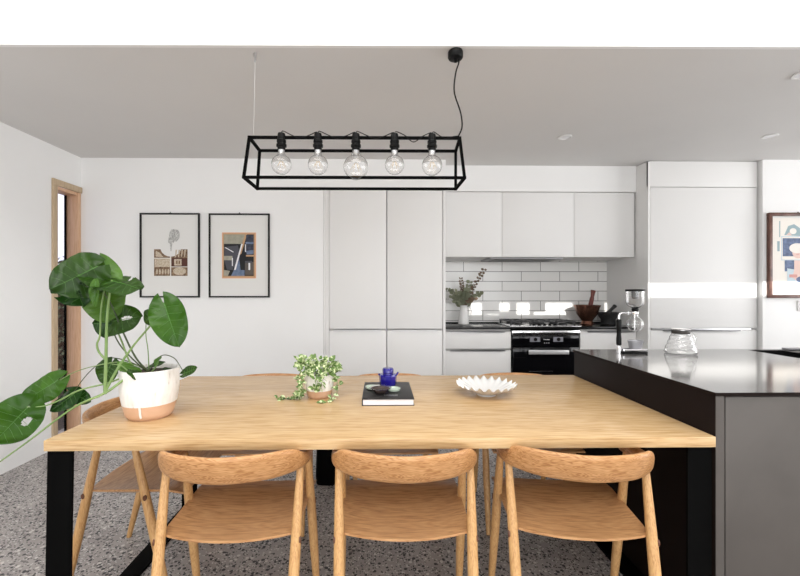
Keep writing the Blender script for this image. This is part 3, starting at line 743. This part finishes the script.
# ---------------------------------------------------------------- big monstera
def pot(cx, cy, r0, r1, h, z0, split, parent, tilt=0):
    """bare clay foot and white glazed body"""
    def R(z): return lerp(r0, r1, min(1, (z / (h * .62))) ** .6) if z < h * .62 else r1 * (1 + .0 * z)
    pr = [(r0 * .94, 0)] + [(R(z) * 1.0, z) for z in [split * k / 5 for k in range(1, 6)]]
    o = obj('clay_base', lathe(B(), pr + [(R(split) - .006, split)], cx, cy, 48, z0=z0, cap=True), M['terracotta'], parent)
    zs = [split + (h - split) * k / 10 for k in range(11)]
    pr = [(R(z) + .0012, z) for z in zs] + [(r1 - .001, h + .002), (r1 - .006, h + .002), (r1 - .008, h - .002), (r1 - .01, h * .8), (.002, h * .8)]
    b = B(); lathe(b, [(R(split) - .004, split)] + pr, cx, cy, 48, z0=z0)
    g = obj('glazed_body', b, M['glaze'], parent)
    return R
PX, PY = -.922, 1.622
t = thing('potted_monstera', 'large monstera plant in a white and clay pot on the window end of the table', 'plant', (PX, PY, .75))
pot(PX, PY, .077, .105, .190, .75, .058, t)
b = B(); tube(b, spline([(PX + .015, PY - .0975, .812), (PX + .016, PY - .095, .797), (PX + .015, PY - .091, .779), (PX + .016, PY - .087, .765)], 4), [.004] * 12 + [.002], 8)
obj('glaze_drip', b, M['glaze'], t)
obj('soil', lathe(B(), [(.092, -.008), (.094, 0), (.07, .006), (.03, .002), (.002, .006)], PX, PY, 32, z0=.922), M['soil'], t)
stems = [  # (points, radius0, radius1, material)
    ([pt(146, 378, 1.58), pt(135, 372, 1.56), pt(118, 384, 1.52), pt(105, 393, 1.50), pt(80, 404, 1.49), pt(60, 417, 1.47), pt(30, 440, 1.44), pt(-6, 466, 1.42)], .0058, .0024, 'stem'),
    ([pt(105, 394, 1.50), pt(106, 360, 1.50), pt(107, 320, 1.50), pt(110, 290, 1.50), pt(112, 280, 1.50)], .0062, .0030, 'stem'),
    ([pt(105, 392, 1.50), pt(118, 368, 1.52), pt(134, 345, 1.54), pt(150, 326, 1.55), pt(158, 314, 1.55), pt(160, 303, 1.55)], .0050, .0022, 'stem'),
    ([pt(106, 360, 1.53), pt(99, 352, 1.53), pt(97, 344, 1.53), pt(100, 335, 1.53), pt(101, 310, 1.53), pt(104, 290, 1.53)], .0044, .0025, 'stem'),
    ([pt(150, 373, 1.62), pt(136, 358, 1.60), pt(122, 330, 1.58), pt(112, 306, 1.57), pt(101, 288, 1.56), pt(92, 272, 1.55)], .0038, .0024, 'stem_dark'),
    ([pt(140, 372, 1.60), pt(130, 362, 1.60), pt(122, 342, 1.60), pt(114, 322, 1.60), pt(108, 300, 1.60)], .0040, .0022, 'stem'),
    ([pt(150, 374, 1.62), pt(138, 364, 1.62), pt(124, 350, 1.61), pt(116, 338, 1.60), pt(110, 322, 1.60)], .0030, .0022, 'stem_dark'),
    ([pt(149, 370, 1.63), pt(148, 350, 1.63), pt(146, 336, 1.63), pt(146, 322, 1.63)], .0022, .0015, 'stem'),
    ([pt(147, 375, 1.58), pt(128, 376, 1.56), pt(108, 383, 1.53), pt(80, 390, 1.50), pt(60, 400, 1.48), pt(44, 406, 1.47), pt(27, 407, 1.46)], .0038, .0020, 'stem'),
    ([pt(140, 366, 1.62), pt(120, 362, 1.60), pt(95, 366, 1.57), pt(75, 372, 1.55), pt(60, 380, 1.54)], .0020, .0014, 'stem'),
    ([pt(150, 372, 1.66), pt(130, 362, 1.66), pt(110, 358, 1.64), pt(96, 366, 1.62), pt(84, 378, 1.60), pt(74, 392, 1.58)], .0024, .0014, 'stem_dark'),
    ([pt(150, 372, 1.64), pt(156, 360, 1.64), pt(164, 355, 1.63), pt(174, 358, 1.61), pt(180, 366, 1.60), pt(184, 373, 1.59)], .0020, .0014, 'stem_dark'),
    ([pt(150, 374, 1.60), pt(155, 368, 1.60), pt(158, 362, 1.60), pt(160, 357, 1.60)], .0032, .0020, 'stem'),
    ([pt(146, 375, 1.58), pt(130, 372, 1.56), pt(122, 366, 1.55), pt(112, 364, 1.55)], .0030, .0018, 'stem'),
    ([pt(105, 392, 1.50), pt(98, 397, 1.48), pt(92, 398, 1.47), pt(88, 400, 1.46)], .0036, .0012, 'stem'),
]
for pts, r0, r1, m_ in stems:
    q = spline(pts, 5); b = B(); tube(b, q, [lerp(r0, r1, k / (len(q) - 1)) for k in range(len(q))], 9)
    obj('stem', b, M[m_], t)
# (base, tip, side hint, width, options, material)
V = Vector
leaves = [
    (pt(98, 266, 1.50), pt(51, 290, 1.44), V((-.2, .1, 1)), .17, dict(fold=.3, droop=.08, holes=[(.42, -.35, .10, .13)], slits=[(.62, -.55, .03)], lobe=.2), 'leaf'),
    (pt(74, 279, 1.55), pt(82, 305, 1.50), V((1, .2, -.1)), .15, dict(fold=.25, droop=.1, slits=[(.5, -.5, .04)]), 'leaf_dark'),
    (pt(76, 262, 1.53), pt(112, 268, 1.60), V((.1, .45, .8)), .085, dict(fold=.35, droop=.05, lobe=.12), 'leaf'),
    (pt(112, 283, 1.52), pt(106, 258, 1.56), V((1, .1, .1)), .075, dict(fold=.5, droop=.35, lobe=.3), 'leaf_light'),
    (pt(111, 281, 1.50), pt(140, 286, 1.47), V((.1, .9, .45)), .13, dict(fold=-.12, droop=.12, lobe=.9, slits=[(.45, .55, .03)]), 'leaf'),
    (pt(110, 280, 1.52), pt(76, 276, 1.48), V((0, .8, .55)), .12, dict(fold=-.12, droop=.1, lobe=.2), 'leaf'),
    (pt(107, 285, 1.60), pt(103, 322, 1.55), V((1, .15, 0)), .165, dict(fold=.2, droop=.12, lobe=.3), 'leaf_light'),
    (pt(96, 281, 1.47), pt(94, 306, 1.46), V((1, .2, .1)), .035, dict(fold=.5, droop=.1, lobe=.1), 'leaf_light'),
    (pt(108, 322, 1.59), pt(141, 316, 1.55), V((0, .25, 1)), .125, dict(fold=.1, droop=.05, lobe=.35, holes=[(.56, .05, .16, .13)], wpow=.4), 'leaf'),
    (pt(110, 322, 1.58), pt(93, 324, 1.57), V((0, .4, 1)), .11, dict(fold=.4, droop=.1, lobe=.2), 'leaf_dark'),
    (pt(164, 303, 1.55), pt(178, 346, 1.50), V((1, .35, .3)), .128, dict(fold=.22, droop=.1, lobe=.25), 'leaf_mid'),
    (pt(154, 316, 1.63), pt(144, 322, 1.60), V((.3, .2, 1)), .07, dict(fold=.3, droop=.1, lobe=.5), 'leaf'),
    (pt(183, 374, 1.59), pt(199, 368, 1.57), V((-.2, .5, .9)), .042, dict(fold=.3, droop=-.1, lobe=.2), 'leaf'),
    (pt(58, 380, 1.54), pt(21, 404, 1.50), V((-.5, .2, .85)), .10, dict(fold=.2, droop=.1, lobe=.3), 'leaf_mid'),
    (pt(27, 408, 1.46), pt(-8, 444, 1.42), V((.75, .25, -.7)), .15, dict(fold=.15, droop=.08, lobe=.35, holes=[(.30, .42, .10, .16)]), 'leaf_mid'),
    (pt(76, 392, 1.58), pt(52, 412, 1.55), V((.3, .4, .8)), .075, dict(fold=.2, droop=.1), 'leaf_dark'),
    (pt(72, 393, 1.60), pt(90, 402, 1.60), V((.1, .5, .9)), .06, dict(fold=.2, droop=.1, lobe=.4), 'leaf_dark'),
    (pt(112, 362, 1.60), pt(102, 384, 1.58), V((1, .2, .1)), .085, dict(fold=.2, droop=.1), 'leaf'),
    (pt(160, 358, 1.60), pt(154, 366, 1.58), V((.6, .4, .8)), .035, dict(fold=.3, droop=.1), 'leaf_light'),
    (pt(150, 374, 1.65), pt(176, 367, 1.64), V((0, 1, .15)), .06, dict(fold=.2, droop=.15), 'leaf_dark'),
    (pt(136, 372, 1.56), pt(118, 364, 1.58), V((.2, .8, .4)), .055, dict(fold=.2, droop=.15), 'leaf_light'),
    (pt(148, 368, 1.66), pt(164, 361, 1.64), V((0, .8, .5)), .04, dict(fold=.2, droop=.1), 'leaf_dark'),
    (pt(140, 374, 1.54), pt(126, 373, 1.50), V((0, .9, .3)), .05, dict(fold=.2, droop=.1), 'leaf'),
]
for base, tip, side, w_, kw, m_ in leaves:
    b = B(); leaf(b, base, tip, side, w_, mi=0, vmi=1, **kw); obj('leaf', b, [M[m_], M['vein']], t, recalc=False)

# ---------------------------------------------------------------- small trailing plant
QX, QY = -.287, 1.905
t = thing('trailing_potted_plant', 'small trailing variegated plant in a white and clay pot on the table', 'plant', (QX, QY, .75))
pot(QX, QY, .050, .066, .108, .75, .036, t)
obj('soil', lathe(B(), [(.052, -.004), (.054, 0), (.02, .003), (.002, .002)], QX, QY, 24, z0=.75 + .094), M['soil'], t)
rnd = random.Random(11)
fb_ = B(); sb = B(); cream = B()
def small_leaf(c, d, s):
    n = Vector((rnd.uniform(-1, 1), rnd.uniform(-1, .2), rnd.uniform(.2, 1))).normalized(); d = (d - n * d.dot(n)).normalized(); u = n.cross(d)
    ring = [c, c + d * s * .35 + u * s * .42 + n * s * .1, c + d * s * .75 + u * s * .36 + n * s * .08, c + d * s * 1.15, c + d * s * .75 - u * s * .36 + n * s * .08, c + d * s * .35 - u * s * .42 + n * s * .1]
    vs = [fb_.verts.new(p) for p in ring]; m0 = fb_.verts.new(c + d * s * .5)
    for i in range(6):
        f = fb_.faces.new((m0, vs[i], vs[(i + 1) % 6])); f.material_index = 0 if rnd.random() < .62 else 1
for i in range(170):
    a = rnd.uniform(0, 2 * PI); r = .086 * math.sqrt(rnd.random()); h = .125 + .052 * rnd.random() - .25 * max(0, r - .06)
    c = Vector((QX - .006 + r * math.cos(a) * 1.15, QY + r * math.sin(a) * .9, .75 + h - .012 * math.cos(a)))
    small_leaf(c, Vector((math.cos(a), math.sin(a), rnd.uniform(-.4, .8))), rnd.uniform(.020, .032))
for i in range(14):
    a = 2 * PI * i / 14
    tube(sb, spline([(QX, QY, .845), (QX + .03 * math.cos(a), QY + .03 * math.sin(a), .88), (QX + .055 * math.cos(a), QY + .05 * math.sin(a), .895 + .01 * (i % 3))], 3), .0013, 5)
def trail(pts, k):
    q = spline(pts, 6); tube(sb, q, .0013, 5)
    for i in range(k):
        p = q[int(rnd.uniform(.15, 1) * (len(q) - 1))]; a = rnd.uniform(0, 2 * PI)
        c = p + Vector((rnd.uniform(-.008, .008), rnd.uniform(-.01, .004), rnd.uniform(-.004, .008))); c.z = max(c.z, .757)
        small_leaf(c, Vector((math.cos(a), -.3, rnd.uniform(.0, .5))), rnd.uniform(.017, .027))
E_ = .7515
trail([(QX - .05, QY, .885), (QX - .085, QY - .02, .86), (QX - .09, QY - .03, .80), (QX - .085, QY - .04, .762), (QX - .11, QY - .045, E_ + .002), (QX - .15, QY - .05, E_ + .002), (QX - .185, QY - .05, E_ + .002)], 46)
trail([(QX - .03, QY - .04, .88), (QX - .06, QY - .07, .86), (QX - .068, QY - .075, .80), (QX - .07, QY - .08, .775)], 20)
trail([(QX + .02, QY - .05, .87), (QX + .025, QY - .073, .855), (QX + .02, QY - .074, .82), (QX + .012, QY - .074, .80)], 16)
trail([(QX - .01, QY - .05, .87), (QX - .005, QY - .074, .85), (QX - .01, QY - .074, .81), (QX - .012, QY - .072, .795)], 12)
trail([(QX + .05, QY, .875), (QX + .08, QY - .01, .85), (QX + .088, QY - .02, .80), (QX + .085, QY - .03, .77)], 16)
trail([(QX + .078, QY - .02, .80), (QX + .075, QY - .05, .765), (QX + .05, QY - .10, E_ + .002), (QX + .02, QY - .11, E_ + .002)], 10)
obj('foliage', fb_, [M['ivy'], M['ivy_cream']], t, recalc=False)
obj('stems', sb, M['stem'], t)

# ---------------------------------------------------------------- book, jar, dishes, bowl
t = thing('book', 'thick black hardcover book lying on the table under the blue jar', 'book', (.03, 1.9, .75))
b = B(); box(b, -.076, .150, 1.745, 2.07, .777, .780, .0008); box(b, -.076, .150, 1.745, 2.07, .7502, .753, .0008); box(b, -.079, -.075, 1.745, 2.07, .7502, .780, .001)
obj('cover', b, M['book_black'], t)
obj('pages', bx(-.074, .146, 1.749, 2.066, .753, .777), M['paper'], t)
b = B()   # illegible small silver title
rnd = random.Random(5); x = .018
for row, yy in ((0, 1.81), (1, 1.795)):
    x = .018
    while x < .078: wd = rnd.uniform(.003, .006); box(b, x, x + wd, yy, yy + .008, .7800, .7803); x += wd + .002
obj('title_lettering', b, M['alu'], t)
JX, JY = .040, 2.005
t = thing('glass_jar', 'small cobalt blue glass jar with rounded stopper standing on the book', 'jar', (JX, JY, .78))
def facet(k, n, r, z): return 1 - .035 * (k % 4 in (1, 2, 3)) - .012 * (k % 4 == 2)
b = lathe(B(), [(.036, 0), (.041, .003), (.042, .012), (.045, .048), (.043, .055), (.028, .057), (.026, .060)], JX, JY, 40, z0=.7802, fn=facet)
obj('body', b, M['cobalt'], t, ang=12)
b = B()
for s in (-1, 1):
    tube(b, spline([(JX + s * .038, JY, .828), (JX + s * .044, JY, .833), (JX + s * (.052 if s > 0 else .046), JY, .845 if s > 0 else .838)], 4), [.005] * 8 + [.003], 8)
obj('side_lugs', b, M['cobalt'], t)
obj('stopper', lathe(B(), [(.022, .0601), (.028, .063), (.028, .080), (.024, .086), (.012, .088)], JX, JY, 24, z0=.7802, fn=lambda k, n, r, z: 1 - .03 * (k % 3 == 1)), M['cobalt'], t)
t = thing('oil_burner_dish', 'small dark bowl with a clear rim on the black book', 'dish', (.005, 1.865, .78))
b = lathe(B(), [(.020, .0003), (.028, .004), (.036, .014), (.044, .022), (.041, .022), (.032, .012), (.002, .007)], .002, 1.85, 36, z0=.7802)
obj('bowl', b, mat('dark_bronze_glaze', (.07, .05, .045), .15), t)
obj('rim', lathe(B(), [(.0445, .0222), (.051, .0250), (.048, .0275), (.040, .0225)], .002, 1.85, 36, z0=.7802, cap=False), M['glass'], t)
t = tag(obj('glass_dish', lathe(B(), [(.018, .0003), (.028, .003), (.032, .014), (.029, .015), (.024, .006), (.002, .005)], .065, 1.885, 32, z0=.7802), M['green_glass'], None, (.065, 1.885, .7802)), 'pale green glass dish on the book right of the dark bowl', 'dish')
tag(obj('glass_saucer', lathe(B(), [(.018, .0003), (.030, .005), (.034, .014), (.032, .014), (.026, .007), (.002, .005)], -.036, 1.92, 32, z0=.7802), M['green_glass'], None, (-.036, 1.92, .7802)), 'small clear glass dish on the left edge of the book, nearest the jar', 'dish')
# fluted bowl
def flute(k, n, r, z): return 1 + (.055 * math.cos(2 * PI * k / n * 22)) * max(0, (r - .09) / .05)
b = B(); rs = []
n = 176
for (r, z, s) in ((.044, 0, 0), (.045, .003, 0), (.040, .006, 0), (.062, .013, 0), (.092, .028, 0), (.118, .043, .4), (.138, .053, 1), (.136, .055, 1), (.115, .046, .4), (.088, .032, 0), (.058, .018, 0), (.002, .013, 0)):
    rs.append([Vector((.512 + r * (1 + .042 * s * math.cos(22 * 2 * PI * k / n)) * math.cos(2 * PI * k / n), 1.925 + r * (1 + .042 * s * math.cos(22 * 2 * PI * k / n)) * math.sin(2 * PI * k / n), .7502 + z + .0085 * s * math.cos(22 * 2 * PI * k / n + .6))) for k in range(n)])
rings(b, rs)
tag(obj('fluted_bowl', b, M['white_ceramic'], None, (.512, 1.925, .7502), ang=70), 'white ceramic bowl with a crimped wavy rim on the table', 'bowl')

# ---------------------------------------------------------------- siphon coffee maker on the island
SX, SY, Z0 = 1.440, 2.24, .9
t = thing('siphon_coffee_maker', 'glass siphon coffee maker on a metal stand at the left part of the island', 'coffee maker', (SX - .03, SY, Z0))
b = B(); box(b, SX - .088, SX + .055, SY - .035, SY + .035, Z0 + .0005, Z0 + .012, .004); obj('base', b, M['black_plastic'], t)
b = B(); tube(b, [(SX - .084, SY - .03, Z0 + .022), (SX + .05, SY - .03, Z0 + .022)], .007, 12); tube(b, [(SX - .084, SY + .03, Z0 + .020), (SX + .05, SY + .03, Z0 + .020)], .007, 12); obj('base_rail', b, M['chrome'], t)
b = lathe(B(), [(.016, .001), (.016, .03), (.012, .034), (.009, .045)], SX - .096, SY, 20, z0=Z0); obj('stand_foot', b, M['chrome'], t)
b = lathe(B(), [(.008, .045), (.014, .05), (.014, .085), (.011, .118), (.0135, .12), (.0135, .124), (.011, .128), (.015, .15), (.015, .19), (.009, .2)], SX - .096, SY, 20, z0=Z0); obj('grip', b, M['black_plastic'], t)
b = B(); tube(b, spline([(SX - .096, SY, Z0 + .2), (SX - .095, SY, Z0 + .222), (SX - .080, SY, Z0 + .234), (SX - .04, SY, Z0 + .236), (SX - .018, SY, Z0 + .236)], 5), .006, 10)
lathe(b, [(.017, -.008), (.0185, -.006), (.0185, .006), (.017, .008)], SX, SY, 24, z0=Z0 + .236); tube(b, [(SX - .04, SY, Z0 + .228), (SX - .04, SY, Z0 + .244)], .004, 8)
obj('clamp_arm', b, M['chrome'], t)
def shell(prof, th=.0013):
    inn = [(max(r - th, .0003), z + (th if i == 0 else 0)) for i, (r, z) in enumerate(prof)][::-1]
    return prof + inn
pr = [(.002, 0)] + [(.044 * math.cos(a), .044 + .044 * math.sin(a)) for a in [-PI / 2 + .15 + (PI - .6) * k / 14 for k in range(15)]] + [(.016, .094), (.0155, .108)]
obj('lower_globe', lathe(B(), shell(pr), SX, SY, 32, z0=Z0 + .125), M['glass'], t)
b = B(); tube(b, [(SX, SY, Z0 + .25), (SX, SY, Z0 + .135)], .0042, 10); obj('siphon_tube', b, M['glass'], t)
obj('seal', lathe(B(), [(.012, -.016), (.0155, -.006), (.019, .008), (.017, .016), (.008, .016)], SX, SY, 20, z0=Z0 + .248), M['black_plastic'], t)
pr = [(.012, .262), (.024, .268), (.040, .280), (.047, .296), (.047, .350), (.047, .362)]
pr2 = [(r, z) for r, z in pr]
b = B(); lathe(b, [(.001, .262)] + pr2 + [(.0457, .362), (.0457, .296), (.039, .283), (.023, .270), (.001, .265)], SX, SY, 32, z0=Z0); obj('upper_chamber', b, M['glass'], t)
obj('lid', lathe(B(), [(.048, .3625), (.051, .364), (.051, .373), (.046, .375), (.002, .375)], SX, SY, 32, z0=Z0), M['black_plastic'], t)
obj('filter_cup', lathe(B(), [(.014, .318), (.018, .32), (.020, .362), (.002, .3624)], SX, SY, 20, z0=Z0), mat('smoky_plastic', (.10, .10, .10), .3), t)
obj('burner_bowl', lathe(B(), [(.028, .0125), (.033, .016), (.037, .045), (.043, .062), (.040, .062), (.034, .046), (.002, .044)], SX + .002, SY - .0, 28, z0=Z0 + .012), M['grey_band'], t)
t.scale = (.96, .96, .96)
# glass server
GX, GY = 1.680, 2.215
t = thing('glass_server', 'ribbed clear glass coffee server with steel collar on the island', 'jug', (GX, GY, .9))
pr = [(.060, .0005), (.074, .004), (.079, .014)]
for k in range(1, 13):
    q = k / 12; r = lerp(.078, .040, q ** 1.15) + .0022 * math.sin(k * PI)
    pr.append((lerp(.078, .040, q ** 1.1) + (.0018 if k % 3 == 0 else -.0008), .014 + .105 * q))
pr += [(.038, .125)]
inn = [(max(r - .0022, .001), z + (.002 if z < .01 else 0)) for r, z in pr][::-1]
obj('jug_body', lathe(B(), pr + inn + [(.001, .0025)], GX, GY, 40, z0=.9), M['glass'], t)
b = B()
for k in range(4):
    q = .18 + .22 * k; r = lerp(.078, .040, q ** 1.1); tube(b, [(GX + (r + .0005) * math.cos(a), GY + (r + .0005) * math.sin(a), .9 + .014 + .105 * q) for a in [2 * PI * j / 40 for j in range(41)]], .0012, 6, cap=False)
obj('ribs', b, M['glass'], t)
obj('collar', lathe(B(), [(.0415, .112), (.0435, .115), (.0425, .131), (.0395, .131), (.0395, .114)], GX, GY, 32, z0=.9, cap=False), M['cork'], t)
obj('lid', lathe(B(), [(.037, .1312), (.045, .132), (.047, .136), (.043, .140), (.012, .142)], GX, GY, 32, z0=.9), M['steel'], t)
b = B(); tube(b, spline([(GX + .042, GY, 1.018), (GX + .062, GY, 1.016), (GX + .080, GY, .998), (GX + .086, GY, .972), (GX + .078, GY, .952), (GX + .070, GY, .950)], 6), .0042, 10); obj('handle', b, M['glass'], t)

# ---------------------------------------------------------------- things on the back bench
VX, VY = .822, 3.93
t = thing('vase', 'white ceramic jug vase on the black benchtop beside the tall cupboards', 'vase', (VX, VY, BT))
obj('body', lathe(B(), [(.045, .0005), (.052, .003), (.053, .02), (.044, .10), (.034, .155), (.033, .17), (.041, .188), (.038, .188), (.030, .17), (.03, .15), (.002, .14)], VX, VY, 32, z0=BT), M['white_ceramic'], t)
b = B(); tube(b, spline([(VX + .034, VY, BT + .16), (VX + .062, VY, BT + .168), (VX + .076, VY, BT + .14), (VX + .070, VY, BT + .10), (VX + .045, VY, BT + .075)], 5), .006, 10); obj('handle', b, M['white_ceramic'], t)
t = thing('foliage_bunch', 'bunch of grey green eucalyptus sprigs standing in the white vase', 'foliage', (VX, VY, BT + .15))
rnd = random.Random(21); top = Vector((VX, VY, BT + .15))
sprigs = [(pt(484, 270, 3.93), 'euca_brown', 20, .040), (pt(461, 279, 3.93), 'euca_brown', 16, .036), (pt(448, 289, 3.93), 'euca', 12, .05), (pt(479, 294, 3.93), 'euca', 12, .06), (pt(470, 283, 3.95), 'euca', 9, .055), (pt(452, 298, 3.90), 'euca', 10, .06), (pt(466, 291, 3.90), 'euca', 12, .06), (pt(474, 299, 3.88), 'euca_brown', 9, .05), (pt(457, 292, 3.9), 'euca', 10, .06), (pt(455, 303, 3.88), 'euca', 9, .055)]
for tip, m_, k, s in sprigs:
    b = B(); mid = (top + tip) / 2 + Vector((0, 0, .02)); q = spline([top, Vector((top.x * .7 + mid.x * .3, VY, BT + .2)), mid, tip], 6)
    tube(b, q, [lerp(.003, .0012, i / (len(q) - 1)) for i in range(len(q))], 6, mi=1)
    for i in range(k):
        f = .32 + .68 * i / (k - 1); p = q[min(len(q) - 1, int(f * (len(q) - 1)))]
        for sg in (-1, 1):
            d = Vector((sg * rnd.uniform(.4, 1), rnd.uniform(-.6, .3), rnd.uniform(-.1, .8))).normalized(); u = Vector((rnd.uniform(-.5, .5), 1, rnd.uniform(-.7, .7))).cross(d).normalized()
            ln = s * rnd.uniform(.7, 1.15) * (1.15 - .4 * f); wd = ln * (.42 if s > .03 else .3)
            poly(b, [p, p + d * ln * .4 + u * wd, p + d * ln * .8 + u * wd * .7, p + d * ln, p + d * ln * .8 - u * wd * .7, p + d * ln * .4 - u * wd])
    obj('sprig', b, [M[m_], M['stem_dark']], t, recalc=False)
# copper mortar with dark red pestle
MX, MY = 2.045, 3.93
t = thing('bronze_mortar', 'large footed bronze brown mortar bowl on the benchtop', 'mortar', (MX, MY, BT))
obj('bowl', lathe(B(), [(.058, .0005), (.062, .004), (.056, .02), (.050, .034), (.062, .055), (.095, .10), (.112, .160), (.122, .182), (.124, .190), (.114, .190), (.104, .165), (.085, .10), (.04, .06), (.002, .055)], MX, MY, 40, z0=BT), M['copper'], t)
b = B(); tube(b, spline([(MX + .005, MY - .01, BT + .065), (MX + .03, MY, BT + .17), (MX + .055, MY + .005, BT + .27), (MX + .064, MY + .005, BT + .325), (MX + .066, MY + .005, BT + .335)], 6), [lerp(.022, .017, k / 24) if k < 12 else lerp(.016, .026, (k - 12) / 10) for k in range(24)] + [.012], 16)
tag(obj('pestle', b, M['pestle_red'], None, (MX + .005, MY - .01, BT + .062)), 'dark red wooden pestle standing in the bronze mortar', 'pestle')
KX, KY = 2.255, 3.93
t = thing('granite_mortar', 'squat black stone mortar on the benchtop beside the fridge housing', 'mortar', (KX, KY, BT))
obj('bowl', lathe(B(), [(.062, .0005), (.066, .004), (.066, .045), (.082, .07), (.098, .112), (.100, .118), (.088, .118), (.076, .09), (.04, .06), (.002, .055)], KX, KY, 36, z0=BT), M['granite_dark'], t)
b = B(); tube(b, spline([(KX - .03, KY, BT + .075), (KX + .012, KY, BT + .125), (KX + .06, KY - .005, BT + .175), (KX + .068, KY - .005, BT + .183)], 5), [.02] * 5 + [.016] * 5 + [.019] * 5 + [.01], 14)
tag(obj('pestle', b, M['granite_dark'], None, (KX - .03, KY, BT + .075)), 'black stone pestle leaning in the black mortar', 'pestle')

# ---------------------------------------------------------------- dark upright block on the floor, standing in for an unclear dark patch
b = B()
prof = [(1.0, 0), (1.04, .03), (1.02, .12), (.96, .24), (.86, .33), (.7, .36), (.3, .365)]
rings(b, [[Vector((-.345 + .078 * k_ * math.copysign(abs(math.cos(a)) ** .5, math.cos(a)), 2.75 + .17 * k_ * math.copysign(abs(math.sin(a)) ** .5, math.sin(a)), z + .0005)) for a in [2 * PI * i / 24 for i in range(24)]] for k_, z in prof])
t = thing('dark_block', 'dark upright block standing on the floor behind the table', 'dark_block', (-.345, 2.75, 0))
obj('body', b, M['black_steel'], t)
b = B(); tube(b, spline([(-.345, 2.66, .34), (-.345, 2.68, .44), (-.345, 2.75, .47), (-.345, 2.82, .44), (-.345, 2.84, .34)], 5), .007, 8); obj('handle', b, M['black_plastic'], t)
